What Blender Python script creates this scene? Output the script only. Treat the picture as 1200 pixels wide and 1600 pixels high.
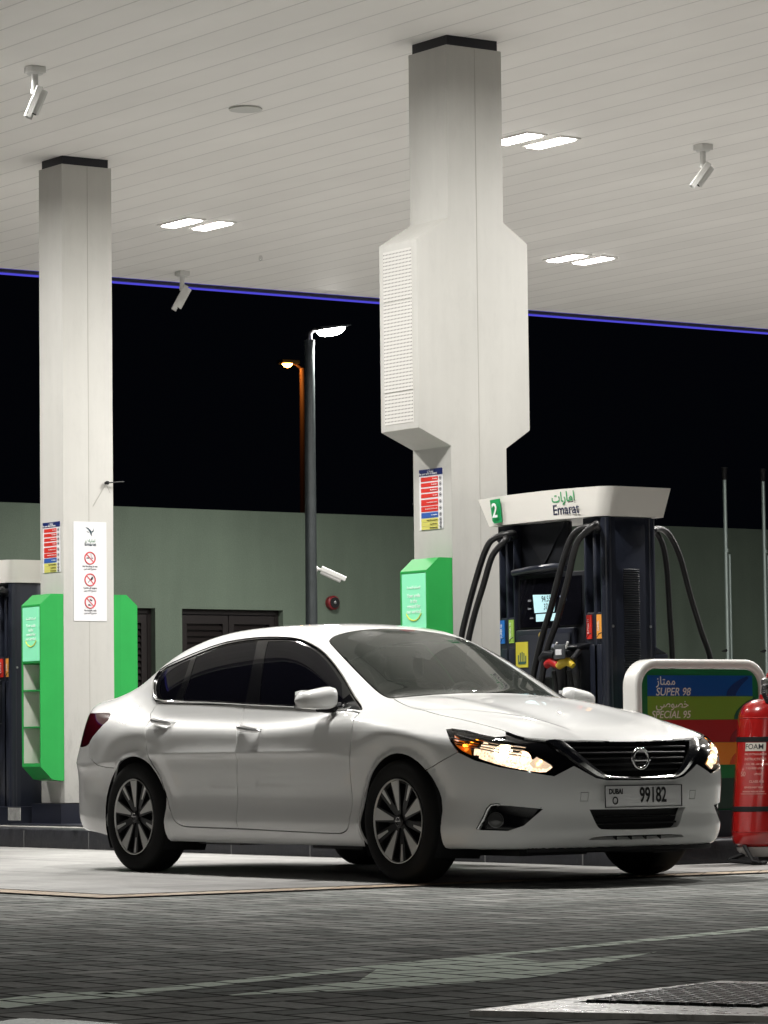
import bpy, bmesh, math, random
import numpy as np
from mathutils import Vector, Matrix
random.seed(7)
for o in list(bpy.data.objects): bpy.data.objects.remove(o)
SC=bpy.context.scene; COL=SC.collection
# ---------------------------------------------------------------- camera (world: x = car's forward axis, y = its left, z up, metres)
cd=bpy.data.cameras.new('camera'); cam=bpy.data.objects.new('camera',cd); COL.objects.link(cam); SC.camera=cam
CR=Vector((0.571282763,0.820674563,-0.0113695549)).normalized()
CF=Vector((-0.818324279,0.57060235,0.0689806701)).normalized()
CU=CR.cross(CF)
cam.matrix_world=Matrix(((CR.x,CU.x,-CF.x,15.3773475),(CR.y,CU.y,-CF.y,-11.6914953),(CR.z,CU.z,-CF.z,0.702368401),(0,0,0,1)))
cd.sensor_fit='VERTICAL'; cd.sensor_height=36; cd.sensor_width=27; cd.lens=36*5429.97/1600; cd.clip_start=.1; cd.clip_end=600
# ---------------------------------------------------------------- night sky
wd=bpy.data.worlds.new('World'); SC.world=wd; wd.use_nodes=True
bg=wd.node_tree.nodes['Background']; bg.inputs[0].default_value=(.35,.45,.8,1); bg.inputs[1].default_value=.0022
SC.view_settings.view_transform='Standard'; SC.view_settings.look='None'; SC.view_settings.gamma=1; SC.view_settings.exposure=.10
SC.render.resolution_x=768; SC.render.resolution_y=1024
SC.render.engine='CYCLES'
try:
    SC.cycles.max_bounces=8; SC.cycles.transparent_max_bounces=12; SC.cycles.sample_clamp_indirect=6; SC.cycles.caustics_reflective=False
except Exception: pass
# ---------------------------------------------------------------- materials
MATS={}
def mat(name,col,rough=.5,metal=0,coat=0,emis=None,es=0,spec=.5,noise=0,nscale=8,bump=0,bscale=60,alpha=1,rvar=0,trans=0,coat_rough=.03):
    if name in MATS: return MATS[name]
    m=bpy.data.materials.new(name); m.use_nodes=True; nt=m.node_tree; b=nt.nodes['Principled BSDF']
    b.inputs['Base Color'].default_value=(*col,1); b.inputs['Roughness'].default_value=rough; b.inputs['Metallic'].default_value=metal
    b.inputs['Coat Weight'].default_value=coat; b.inputs['Coat Roughness'].default_value=coat_rough; b.inputs['Specular IOR Level'].default_value=spec
    b.inputs['Transmission Weight'].default_value=trans
    if emis: b.inputs['Emission Color'].default_value=(*emis,1); b.inputs['Emission Strength'].default_value=es
    if noise or bump or rvar:
        tc=nt.nodes.new('ShaderNodeTexCoord')
        n=nt.nodes.new('ShaderNodeTexNoise'); n.inputs['Scale'].default_value=nscale; n.inputs['Detail'].default_value=6; n.inputs['Roughness'].default_value=.65
        nt.links.new(tc.outputs['Object'],n.inputs['Vector'])
        if noise:
            r=nt.nodes.new('ShaderNodeMapRange'); r.inputs[1].default_value=.3; r.inputs[2].default_value=.7; r.inputs[3].default_value=1-noise; r.inputs[4].default_value=1+noise*.5
            mx=nt.nodes.new('ShaderNodeVectorMath'); mx.operation='SCALE'; mx.inputs[0].default_value=col
            nt.links.new(n.outputs[0],r.inputs[0]); nt.links.new(r.outputs[0],mx.inputs['Scale']); nt.links.new(mx.outputs[0],b.inputs['Base Color'])
        if rvar:
            r=nt.nodes.new('ShaderNodeMapRange'); r.inputs[1].default_value=.3; r.inputs[2].default_value=.7; r.inputs[3].default_value=max(0,rough-rvar); r.inputs[4].default_value=rough+rvar
            nt.links.new(n.outputs[0],r.inputs[0]); nt.links.new(r.outputs[0],b.inputs['Roughness'])
        if bump:
            n2=nt.nodes.new('ShaderNodeTexNoise'); n2.inputs['Scale'].default_value=bscale; n2.inputs['Detail'].default_value=4
            nt.links.new(tc.outputs['Object'],n2.inputs['Vector'])
            bp=nt.nodes.new('ShaderNodeBump'); bp.inputs['Strength'].default_value=bump; bp.inputs['Distance'].default_value=.01
            nt.links.new(n2.outputs[0],bp.inputs['Height']); nt.links.new(bp.outputs[0],b.inputs['Normal'])
    MATS[name]=m; return m
# ---------------------------------------------------------------- mesh helpers
class MB:
    def __init__(s): s.v=[]; s.f=[]; s.sm=[]; s.mi=[]
    def add(s,vs,fs,smooth=False,mi=0):
        o=len(s.v); s.v+= [tuple(v) for v in vs]; s.f+=[tuple(i+o for i in f) for f in fs]; s.sm+=[smooth]*len(fs); s.mi+=[mi]*len(fs); return s
    def box(s,a,b,mi=0):
        (x0,y0,z0),(x1,y1,z1)=[tuple(min(p,q) for p,q in zip(a,b)),tuple(max(p,q) for p,q in zip(a,b))]
        v=[(x0,y0,z0),(x1,y0,z0),(x1,y1,z0),(x0,y1,z0),(x0,y0,z1),(x1,y0,z1),(x1,y1,z1),(x0,y1,z1)]
        return s.add(v,[(0,3,2,1),(4,5,6,7),(0,1,5,4),(1,2,6,5),(2,3,7,6),(3,0,4,7)],mi=mi)
    def prism(s,pts,vec,mi=0,smooth=False):
        """closed outline of 3-D points swept by vec"""
        n=len(pts); vec=Vector(vec); P=[Vector(p) for p in pts]
        v=P+[p+vec for p in P]
        nr=Vector((0,0,0))
        for i in range(n): nr+=P[i].cross(P[(i+1)%n])
        fl=nr.dot(vec)>0
        f=[tuple(range(n)),tuple(range(2*n-1,n-1,-1))]+[(i+n,(i+1)%n+n,(i+1)%n,i) for i in range(n)]
        if fl: f=[tuple(reversed(q)) for q in f]
        return s.add(v,f,mi=mi,smooth=smooth)
    def tube(s,pts,r,n=10,closed=False,caps=True,mi=0):
        P=[Vector(p) for p in pts]; m=len(P); R=r if hasattr(r,'__len__') else [r]*m
        rings=[]; up=None
        for i in range(m):
            if closed: t=P[(i+1)%m]-P[i-1]
            else: t=P[min(i+1,m-1)]-P[max(i-1,0)]
            if t.length<1e-9: t=Vector((0,0,1))
            t.normalize()
            if up is None:
                up=Vector((0,0,1)) if abs(t.z)<.9 else Vector((1,0,0))
            u=(up-t*up.dot(t))
            if u.length<1e-6: u=t.orthogonal()
            u.normalize(); up=u; w=t.cross(u)
            rings.append([P[i]+(u*math.cos(2*math.pi*k/n)+w*math.sin(2*math.pi*k/n))*R[i] for k in range(n)])
        v=[p for rg in rings for p in rg]; f=[]
        for i in range(m if closed else m-1):
            j=(i+1)%m
            for k in range(n): f.append((i*n+k,i*n+(k+1)%n,j*n+(k+1)%n,j*n+k))
        if caps and not closed: f+= [tuple(range(n-1,-1,-1)),tuple((m-1)*n+k for k in range(n))]
        return s.add(v,f,smooth=True,mi=mi)
    def lathe(s,prof,c=(0,0,0),axis='z',n=32,mi=0,M=None):
        """prof: list of (radius, height)"""
        v=[]; f=[]
        for r,h in prof:
            for k in range(n):
                a=2*math.pi*k/n; p=(r*math.cos(a),r*math.sin(a),h)
                if axis=='x': p=(p[2],p[0],p[1])
                if axis=='y': p=(p[1],p[2],p[0])
                p=Vector(p)
                if M is not None: p=M@p
                v.append(p+Vector(c))
        for i in range(len(prof)-1):
            for k in range(n): f.append((i*n+k,i*n+(k+1)%n,(i+1)*n+(k+1)%n,(i+1)*n+k))
        f+=[tuple(range(n-1,-1,-1)),tuple((len(prof)-1)*n+k for k in range(n))]
        return s.add(v,f,smooth=True,mi=mi)
    def build(s,name,m,parent=None,bevel=0,seg=2,auto=35,loc=None):
        me=bpy.data.meshes.new(name); me.from_pydata([tuple(v) for v in s.v],[],s.f); me.update()
        ms=m if isinstance(m,(list,tuple)) else [m]
        for q in ms: me.materials.append(q)
        me.polygons.foreach_set('material_index',s.mi); me.polygons.foreach_set('use_smooth',[True]*len(s.f) if bevel or any(s.sm) else s.sm)
        o=bpy.data.objects.new(name,me); COL.objects.link(o)
        bm=bmesh.new(); bm.from_mesh(me)
        bmesh.ops.recalc_face_normals(bm,faces=bm.faces)
        if bevel:
            es=[e for e in bm.edges if len(e.link_faces)==2 and e.calc_face_angle(0)>math.radians(28)]
            bmesh.ops.bevel(bm,geom=es,offset=bevel,segments=seg,profile=.5,affect='EDGES',clamp_overlap=True)
        for e in bm.edges:
            if len(e.link_faces)==2 and e.calc_face_angle(0)>math.radians(auto): e.smooth=False
        bm.to_mesh(me); bm.free()
        if parent: attach(o,parent)
        return o
def wmat(o):
    return (wmat(o.parent)@o.matrix_parent_inverse if o.parent else Matrix.Identity(4))@o.matrix_basis
def attach(o,p):
    o.parent=p; o.matrix_parent_inverse=wmat(p).inverted()
def tag(o,label=None,cat=None,group=None,kind=None):
    if label: o['label']=label
    if cat: o['category']=cat
    if group: o['group']=group
    if kind: o['kind']=kind
    return o
def thing(name,label,cat,loc=(0,0,0),group=None):
    o=bpy.data.objects.new(name,None); COL.objects.link(o); o.location=loc; o.empty_display_size=.1
    return tag(o,label,cat,group)
def kids(o): return [c for c in bpy.data.objects if c.parent is o]
def copy_tree(o,parent=None):
    c=o.copy(); COL.objects.link(c)
    if parent is not None:
        inv=o.matrix_parent_inverse.copy(); c.parent=parent; c.matrix_parent_inverse=inv
    for ch in kids(o): copy_tree(ch,c)
    return c
FONT=None
def text(name,s,size,m,origin,xd,yd,parent=None,align='CENTER',ext=.0006,shear=0,bold=0,sx=1,lift=.003):
    """lettering lying on a surface; xd reading direction, yd up direction"""
    c=bpy.data.curves.new(name,'FONT'); c.body=s; c.size=size; c.align_x=align; c.align_y='CENTER'; c.extrude=ext; c.shear=shear; c.offset=bold; c.resolution_u=4
    o=bpy.data.objects.new('tmp',c); COL.objects.link(o)
    bpy.context.view_layer.update()
    me=bpy.data.meshes.new_from_object(o.evaluated_get(bpy.context.evaluated_depsgraph_get()))
    bpy.data.objects.remove(o); bpy.data.curves.remove(c)
    me.name=name; me.materials.clear(); me.materials.append(m)
    xd=Vector(xd).normalized(); yd=Vector(yd).normalized(); zd=xd.cross(yd)
    o=bpy.data.objects.new(name,me); COL.objects.link(o)
    T=Matrix(((xd.x*sx,yd.x,zd.x,origin[0]+zd.x*lift),(xd.y*sx,yd.y,zd.y,origin[1]+zd.y*lift),(xd.z*sx,yd.z,zd.z,origin[2]+zd.z*lift),(0,0,0,1)))
    me.transform(T); me.update()
    if parent: attach(o,parent)
    return o
# ---------------------------------------------------------------- shared materials
def emit(name,col,st):
    m=bpy.data.materials.new(name); m.use_nodes=True; nt=m.node_tree; nt.nodes.clear(); e=nt.nodes.new('ShaderNodeEmission'); e.inputs[0].default_value=(*col,1); e.inputs[1].default_value=st
    o=nt.nodes.new('ShaderNodeOutputMaterial'); nt.links.new(e.outputs[0],o.inputs[0]); return m
PAINT=mat('white_paint',(.74,.745,.735),.45,coat=1,coat_rough=.012,spec=.35)
BLACKP=mat('black_gloss',(.006,.006,.007),.12,coat=.6)
BLACKM=mat('black_matt',(.008,.008,.009),.6,spec=.3)
CHROME=mat('chrome',(.78,.78,.78),.15,metal=1)
RUBBER=mat('rubber',(.007,.007,.007),.75,spec=.25,bump=.15,bscale=200)
ALLOY=mat('machined_alloy',(.62,.62,.60),.36,metal=.45,spec=.5)
RIMBLK=mat('rim_black',(.005,.005,.006),.35)
TINT=mat('tinted_glass',(.003,.003,.005),.03,spec=.32)
SEAT=mat('seat_fabric',(.10,.095,.09),.9)
DASH=mat('dash_plastic',(.05,.05,.05),.7)
REDL=mat('red_lens',(.045,.002,.005),.08,coat=1,emis=(.5,.01,.02),es=.006)
def glass_mat(name,col,alpha,rough=.02):
    m=bpy.data.materials.new(name); m.use_nodes=True; nt=m.node_tree; nt.nodes.clear()
    out=nt.nodes.new('ShaderNodeOutputMaterial'); mix=nt.nodes.new('ShaderNodeMixShader'); tr=nt.nodes.new('ShaderNodeBsdfTransparent'); gl=nt.nodes.new('ShaderNodeBsdfGlossy'); fr=nt.nodes.new('ShaderNodeFresnel')
    tr.inputs[0].default_value=(*col,1); gl.inputs['Roughness'].default_value=rough; fr.inputs[0].default_value=1.5
    nt.links.new(fr.outputs[0],mix.inputs[0]); nt.links.new(tr.outputs[0],mix.inputs[1]); nt.links.new(gl.outputs[0],mix.inputs[2]); nt.links.new(mix.outputs[0],out.inputs[0])
    return m
WSG=glass_mat('windscreen_glass',(.42,.46,.43),.2)
def add_haze(m,k):  # pale green diffuse haze mixed over the glass to lighten its look
    nt=m.node_tree; out=[n for n in nt.nodes if n.type=='OUTPUT_MATERIAL'][0]; old=out.inputs[0].links[0].from_socket
    d=nt.nodes.new('ShaderNodeBsdfDiffuse'); d.inputs[0].default_value=(.50,.56,.50,1); mx=nt.nodes.new('ShaderNodeMixShader'); tc=nt.nodes.new('ShaderNodeTexCoord'); n=nt.nodes.new('ShaderNodeTexNoise'); n.inputs['Scale'].default_value=4
    r=nt.nodes.new('ShaderNodeMapRange'); r.inputs[3].default_value=k*.6; r.inputs[4].default_value=k*1.3
    nt.links.new(tc.outputs['Object'],n.inputs['Vector']); nt.links.new(n.outputs[0],r.inputs[0]); nt.links.new(r.outputs[0],mx.inputs[0]); nt.links.new(old,mx.inputs[1]); nt.links.new(d.outputs[0],mx.inputs[2]); nt.links.new(mx.outputs[0],out.inputs[0])
add_haze(WSG,.045)
LENS=glass_mat('lamp_lens',(.93,.95,.95),.1)
# ---------------------------------------------------------------- ground
def nmat(name):
    m=bpy.data.materials.new(name); m.use_nodes=True; nt=m.node_tree; return m,nt,nt.nodes['Principled BSDF']
class NX:
    """tiny node-expression helper"""
    def __init__(s,nt): s.nt=nt
    def m(s,op,a,b=0.,c=0.):
        n=s.nt.nodes.new('ShaderNodeMath'); n.operation=op
        for i,v in enumerate((a,b,c)):
            if isinstance(v,(int,float)): n.inputs[i].default_value=v
            else: s.nt.links.new(v,n.inputs[i])
        return n.outputs[0]
    def noise(s,vec,scale,det=5,rough=.6,dim='3D'):
        n=s.nt.nodes.new('ShaderNodeTexNoise'); n.inputs['Scale'].default_value=scale; n.inputs['Detail'].default_value=det; n.inputs['Roughness'].default_value=rough; s.nt.links.new(vec,n.inputs['Vector']); return n.outputs[0]
    def comb(s,x,y,z=0.):
        n=s.nt.nodes.new('ShaderNodeCombineXYZ')
        for i,v in enumerate((x,y,z)):
            if isinstance(v,(int,float)): n.inputs[i].default_value=v
            else: s.nt.links.new(v,n.inputs[i])
        return n.outputs[0]
    def white(s,vec):
        n=s.nt.nodes.new('ShaderNodeTexWhiteNoise'); s.nt.links.new(vec,n.inputs['Vector']); return n.outputs['Value']
    def pos(s):
        g=s.nt.nodes.new('ShaderNodeNewGeometry'); p=s.nt.nodes.new('ShaderNodeSeparateXYZ'); s.nt.links.new(g.outputs['Position'],p.inputs[0]); return g.outputs['Position'],p.outputs[0],p.outputs[1],p.outputs[2]
    def rng(s,v,a,b,c,d):
        n=s.nt.nodes.new('ShaderNodeMapRange'); s.nt.links.new(v,n.inputs[0])
        for i,q in enumerate((a,b,c,d)): n.inputs[i+1].default_value=q
        return n.outputs[0]
    def mix(s,f,a,b):
        n=s.nt.nodes.new('ShaderNodeMix'); n.data_type='RGBA'
        for i,v in((0,f),(6,a),(7,b)):
            if isinstance(v,(int,float)): n.inputs[i].default_value=v
            elif isinstance(v,tuple): n.inputs[i].default_value=(*v,1)
            else: s.nt.links.new(v,n.inputs[i])
        return n.outputs[2]
    def scale(s,col,f):
        n=s.nt.nodes.new('ShaderNodeVectorMath'); n.operation='SCALE'
        if isinstance(col,tuple): n.inputs[0].default_value=col
        else: s.nt.links.new(col,n.inputs[0])
        s.nt.links.new(f,n.inputs['Scale']); return n.outputs[0]
    def bump(s,h,st,dist,b):
        n=s.nt.nodes.new('ShaderNodeBump'); n.inputs['Strength'].default_value=st; n.inputs['Distance'].default_value=dist
        s.nt.links.new(h,n.inputs['Height']); s.nt.links.new(n.outputs[0],b.inputs['Normal'])
def paver_nodes(name,base,tint,W=.15,paint=None):
    m,nt,b=nmat(name); X=NX(nt); P,x,y,z=X.pos()
    u=X.m('DIVIDE',x,W); v=X.m('DIVIDE',y,W)
    wob=X.noise(P,3.,2); u=X.m('ADD',u,X.m('MULTIPLY',wob,.05))
    i=X.m('FLOOR',u); j=X.m('FLOOR',v); fx=X.m('SUBTRACT',u,i); fy=X.m('SUBTRACT',v,j)
    d=X.m('FLOORED_MODULO',X.m('SUBTRACT',i,j),4.)
    is0=X.m('COMPARE',d,0.,.1); is1=X.m('COMPARE',d,1.,.1); is2=X.m('COMPARE',d,2.,.1); is3=X.m('COMPARE',d,3.,.1)
    ifx=X.m('SUBTRACT',1.,fx); ify=X.m('SUBTRACT',1.,fy)
    L=X.m('ADD',fx,is1); R=X.m('ADD',ifx,is0); B=X.m('ADD',fy,is2); T=X.m('ADD',ify,is3)
    dist=X.m('MINIMUM',X.m('MINIMUM',L,R),X.m('MINIMUM',B,T))
    bi=X.m('SUBTRACT',i,is1); bj=X.m('SUBTRACT',j,is2)
    rnd=X.white(X.comb(bi,bj,1.)); rnd2=X.white(X.comb(bi,bj,7.))
    joint=X.rng(dist,.035,.095,0.,1.)
    n1=X.noise(P,.7,4); n2=X.noise(P,45.,5,.7); n3=X.noise(P,4.,5,.7)
    f=X.m('MULTIPLY',X.rng(rnd,0,1,.78,1.2),X.m('MULTIPLY',X.rng(n1,.3,.7,.75,1.2),X.m('MULTIPLY',X.rng(n2,.3,.7,.8,1.2),X.rng(n3,.3,.7,.8,1.15))))
    c=X.scale(X.mix(rnd2,base,tint),f)
    if paint is not None:
        pn=X.noise(P,9.,6,.75); wear=X.rng(pn,.28,.44,0.8,1.)
        c=X.mix(wear,c,X.scale(paint,X.rng(n2,.3,.7,.85,1.1)))
    jf=X.m('MULTIPLY',joint,1.)
    c=X.mix(jf,(.050,.050,.047),c)
    nt.links.new(c,b.inputs['Base Color']); b.inputs['Roughness'].default_value=.9; b.inputs['Specular IOR Level'].default_value=0.
    h=X.m('ADD',X.m('MULTIPLY',X.rng(dist,.0,.12,0.,1.),1.),X.m('ADD',X.m('MULTIPLY',n2,.25),X.m('MULTIPLY',rnd,.35)))
    X.bump(h,.55,.006,b)
    return m
PAV=paver_nodes('herringbone_pavers',(.27,.282,.272),(.36,.362,.35))
PAVPAINT=paver_nodes('painted_pavers',(.21,.215,.21),(.27,.27,.258),paint=(.82,.90,.81))
def slab_mat():
    m,nt,b=nmat('pale_concrete'); X=NX(nt); P,x,y,z=X.pos()
    n1=X.noise(P,.8,5); n2=X.noise(P,40.,5,.7)
    st=X.noise(X.comb(X.m('MULTIPLY',x,.35),X.m('MULTIPLY',y,6.),0.),1.,4,.6)
    def line(v,per,w,off=0.):
        f=X.m('FLOORED_MODULO',X.m('ADD',v,off),per); q=X.m('MINIMUM',f,X.m('SUBTRACT',per,f)); return X.rng(q,w*.5,w,0.,1.)
    g=X.m('MINIMUM',X.m('MINIMUM',line(y,1.25,.016,.1),line(x,2.5,.014,.6)),X.rng(line(y,.416,.014,.02),0,1,.70,1.))
    sp=X.noise(P,2.3,6,.8); sp2=X.noise(P,.9,3,.5); dirt=X.m('MULTIPLY',X.rng(sp,.30,.62,.74,1.05),X.rng(sp2,.36,.48,.80,1.))
    f=X.m('MULTIPLY',X.m('MULTIPLY',X.rng(n1,.3,.7,.86,1.08),dirt),X.m('MULTIPLY',X.rng(n2,.3,.7,.90,1.08),X.rng(st,.35,.65,.90,1.06)))
    c=X.scale((.30,.295,.287),X.m('MULTIPLY',f,X.rng(g,0,1,.45,1.)))
    nt.links.new(c,b.inputs['Base Color']); b.inputs['Roughness'].default_value=.62; b.inputs['Specular IOR Level'].default_value=.4
    X.bump(X.m('ADD',X.m('MULTIPLY',n2,.3),g),.4,.004,b); return m
SLAB=slab_mat()
def band_mat():
    m,nt,b=nmat('pink_pavers'); X=NX(nt); P,x,y,z=X.pos()
    s=X.m('ADD',x,y); f=X.m('FLOORED_MODULO',s,.21); q=X.m('MINIMUM',f,X.m('SUBTRACT',.21,f)); j=X.rng(q,.004,.010,0.,1.)
    r=X.white(X.comb(X.m('FLOOR',X.m('DIVIDE',s,.21)),0.,0.)); n=X.noise(P,30.,5,.7)
    c=X.scale(X.mix(r,(.36,.27,.19),(.42,.35,.27)),X.m('MULTIPLY',X.rng(n,.3,.7,.75,1.15),X.rng(j,0,1,.25,1.)))
    nt.links.new(c,b.inputs['Base Color']); b.inputs['Roughness'].default_value=.8; return m
BAND=band_mat()
def struct(o): o['kind']='structure'; return o
ASPH=mat('asphalt',(.045,.046,.048),.85,noise=.4,nscale=3,bump=.4,bscale=50)
struct(MB().add([(-300,-300,-.03),(300,-300,-.03),(300,300,-.03),(-300,300,-.03)],[(0,1,2,3)]).build('ground',ASPH))
struct(MB().add([(-60,-40,-.012),(40,-40,-.012),(40,60,-.012),(-60,60,-.012)],[(0,1,2,3)]).build('paved_forecourt',PAV))
struct(MB().add([(-17,-2.72,0),(.06,-2.72,0),(.06,19,0),(-17,19,0)],[(0,1,2,3)]).build('concrete_slab',SLAB))
mb=MB(); mb.add([(-17,-2.92,-.003),(.30,-2.92,-.003),(.30,-2.724,-.003),(-17,-2.724,-.003)],[(0,1,2,3)]); mb.add([(.066,-2.724,-.003),(.30,-2.724,-.003),(.30,19,-.003),(.066,19,-.003)],[(0,1,2,3)])
struct(mb.build('slab_border',BAND))
# ---- road marking: a long line with a twin-headed arrow across it
def flat(mb,pts,z):
    n=len(pts); mb.add([(x,y,z) for x,y in pts],[tuple(range(n))])
ZM=-.0112
mb=MB()
A=[(6.269,-6.738),(6.025,-6.395),(6.10,-6.36),(6.434,-6.338),(6.415,-6.627),(6.596,-6.917)]
flat(mb,[(6.62,-7.35),(6.40,-7.02),(6.10,-6.46),(6.14,-6.36),(6.434,-6.338),(6.43,-6.60),(6.60,-6.91),(6.80,-7.30)],ZM)
flat(mb,[(6.255,-6.42),(5.671,-4.944),(5.331,-3.945),(4.749,-2.427),(4.20,-1.0),(3.6,.55),(3.72,.60),(4.32,-.97),(4.90,-2.50),(5.47,-4.04),(5.60,-4.40),(5.983,-4.49),(5.859,-4.043),(5.784,-3.847),(6.10,-4.30),(6.345,-4.622),(6.52,-4.90),(6.611,-5.085),(6.673,-5.736),(6.593,-6.175),(6.43,-5.80),(6.328,-5.499),(5.88,-5.12),(6.0,-5.45),(6.37,-6.34)],ZM)
# triangulate the concave outline properly
o=mb.build('road_marking',PAVPAINT); 
bm=bmesh.new(); bm.from_mesh(o.data); bmesh.ops.triangulate(bm,faces=bm.faces); bm.normal_update()
for f in bm.faces:
    if f.normal.z<0: f.normal_flip()
bm.to_mesh(o.data); bm.free(); struct(o)
# flat mottled green patch at the near left corner
mb=MB(); flat(mb,[(6.95,-7.05),(7.10,-6.97),(7.45,-6.93),(8.2,-7.0),(8.3,-7.5),(7.3,-7.6)],ZM); struct(mb.build('green_patch',mat('mottled_green',(.10,.20,.15),.5,noise=.6,nscale=6)))
# ---- manhole
MH=thing('manhole_cover','dark studded inspection cover in a pale concrete frame in the foreground paving','manhole cover',(7.9,-5.3,0))
def frame_quad():
    o=[(7.735,-6.10),(7.29,-4.84),(8.02,-4.50),(8.55,-5.58)]
    i=[(7.70,-5.72),(7.36,-4.95),(7.87,-4.72),(8.22,-5.48)]
    mb=MB(); n=4; zt,zb=.004,-.03
    v=[(x,y,zt) for x,y in o]+[(x,y,zt) for x,y in i]+[(x,y,zb) for x,y in o]+[(x,y,zb) for x,y in i]
    f=[]
    for k in range(4):
        q=(k+1)%4; f+= [(k,q,4+q,4+k),(k+8,k,q,q+8)[::1],(4+k,4+q,12+q,12+k)]
    mb.add(v,f); return mb,i
mb,inn=frame_quad()
WETC=mat('worn_concrete',(.25,.245,.23),.32,noise=.35,nscale=14,bump=.5,bscale=30,rvar=.18)
mb.build('frame',WETC,MH)
IRON=mat('cast_iron',(.008,.0085,.009),.30,spec=.5,bump=.4,bscale=80)
def bil(a,b): 
    p=[Vector((x,y,0)) for x,y in inn]; return p[0].lerp(p[1],a).lerp(p[3].lerp(p[2],a),b)
c=MB(); v=[tuple(bil(a,b)+Vector((0,0,.0015))) for a,b in((.02,.02),(.98,.02),(.98,.98),(.02,.98))]
c.add(v+[(x,y,-.03) for x,y,_ in v],[(0,1,2,3),(0,4,5,1),(1,5,6,2),(2,6,7,3),(3,7,4,0)]); cov=c.build('cover',IRON,MH)
st=MB(); NS=15
for a in range(NS):
    for b in range(NS):
        ctr=bil((a+.5)/NS*.94+.03,(b+.5)/NS*.94+.03); s=.30/NS
        e1=(bil(1,.5)-bil(0,.5)).normalized(); e2=(bil(.5,1)-bil(.5,0)).normalized()
        if (a+b)%2: e1,e2=e2,e1
        L,Wd=.023,.009
        v=[ctr+e1*L+e2*Wd,ctr-e1*L+e2*Wd,ctr-e1*L-e2*Wd,ctr+e1*L-e2*Wd]
        st.add([(p.x,p.y,.001) for p in v]+[(p.x*.82+ctr.x*.18,p.y*.82+ctr.y*.18,.011) for p in v],[(4,5,6,7),(0,1,5,4),(1,2,6,5),(2,3,7,6),(3,0,4,7)])
o=st.build('stud_pattern',IRON,MH)
# ---------------------------------------------------------------- canopy
HC=5.5
def soffit_mat():
    m,nt,b=nmat('soffit_planks'); X=NX(nt); P,x,y,z=X.pos()
    yy=X.m('ADD',y,.13); k=X.m('FLOOR',X.m('DIVIDE',yy,.306)); f=X.m('FLOORED_MODULO',yy,.306); q=X.m('MINIMUM',f,X.m('SUBTRACT',.306,f)); l=X.rng(q,.005,.010,0.,1.)
    r=X.white(X.comb(k,0.,0.)); n=X.noise(X.comb(X.m('MULTIPLY',x,.5),y,0.),1.2,3)
    fl=X.m('MULTIPLY',X.rng(r,0,1,.965,1.02),X.rng(n,.3,.7,.96,1.02))
    c=X.scale((.92,.90,.872),X.m('MULTIPLY',fl,X.rng(l,0,1,.76,1.)))
    nt.links.new(c,b.inputs['Base Color']); b.inputs['Roughness'].default_value=.62; b.inputs['Specular IOR Level'].default_value=.3
    w=X.noise(X.comb(X.m('MULTIPLY',x,.8),X.m('MULTIPLY',y,3.),0.),1.,2)
    h=X.m('ADD',l,X.m('MULTIPLY',w,1.2)); X.bump(h,.25,.01,b); return m
SOF=soffit_mat(); WPAN=mat('white_panel',(.70,.69,.66),.42,noise=.03,nscale=2)
BLUE=emit('blue_led',(.12,.105,1.),.62)
CAN=thing('canopy','broad white forecourt canopy with plank soffit and blue lit edge','canopy',(-6,6,HC))
MB().box((-14.62,-2.8,HC),(.35,19,HC+.06)).build('soffit',SOF,CAN)
mb=MB(); mb.box((-14.80,-3.0,HC+.0),(-14.76,19.2,HC+.9)); mb.box((.46,-3.0,HC+.0),(.50,19.2,HC+.9)); mb.box((-14.755,-3.0,HC),(.455,-2.96,HC+.9)); mb.box((-14.755,19.16,HC),(.455,19.2,HC+.9)); mb.box((-14.75,-2.95,HC+.8),(.45,19.1,HC+.86))
mb.build('fascia',WPAN,CAN)
mb=MB(); mb.box((-14.70,-2.9,HC-.03),(-14.64,19.1,HC+.0)); mb.build('edge_channel',mat('dark_trim',(.02,.02,.05),.4),CAN)
MB().box((-14.755,-2.9,HC-.042),(-14.702,19.1,HC+.05)).build('led_strip',BLUE,CAN)
# ---- ceiling lights
LEDM=emit('led_panel',(1.,.955,.90),26)
def light_unit(x,y):
    t=thing('ceiling_light','','light',(x,y,HC),group='twin ceiling lights of the canopy')
    for dy in(-.165,.165):
        mb=MB(); mb.box((x-.26,y+dy-.10,HC-.012),(x+.26,y+dy-.082,HC-.001)); mb.box((x-.26,y+dy+.082,HC-.012),(x+.26,y+dy+.10,HC-.001)); mb.box((x-.26,y+dy-.081,HC-.012),(x-.238,y+dy+.081,HC-.001)); mb.box((x+.238,y+dy-.081,HC-.012),(x+.26,y+dy+.081,HC-.001))
        mb.build('frame',WPAN,t)
        MB().box((x-.228,y+dy-.066,HC-.022),(x+.228,y+dy+.066,HC-.002)).build('lens',LEDM,t)
    return t
def area(name,loc,sx,sy,p,col=(1,.974,.93),spread=171,parent=None):
    l=bpy.data.lights.new(name,'AREA'); l.shape='RECTANGLE'; l.size=sx; l.size_y=sy; l.energy=p; l.color=col; l.spread=math.radians(spread)
    o=bpy.data.objects.new(name,l); COL.objects.link(o); o.location=loc
    if parent: attach(o,parent)
    return o
LPOW=238
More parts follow.
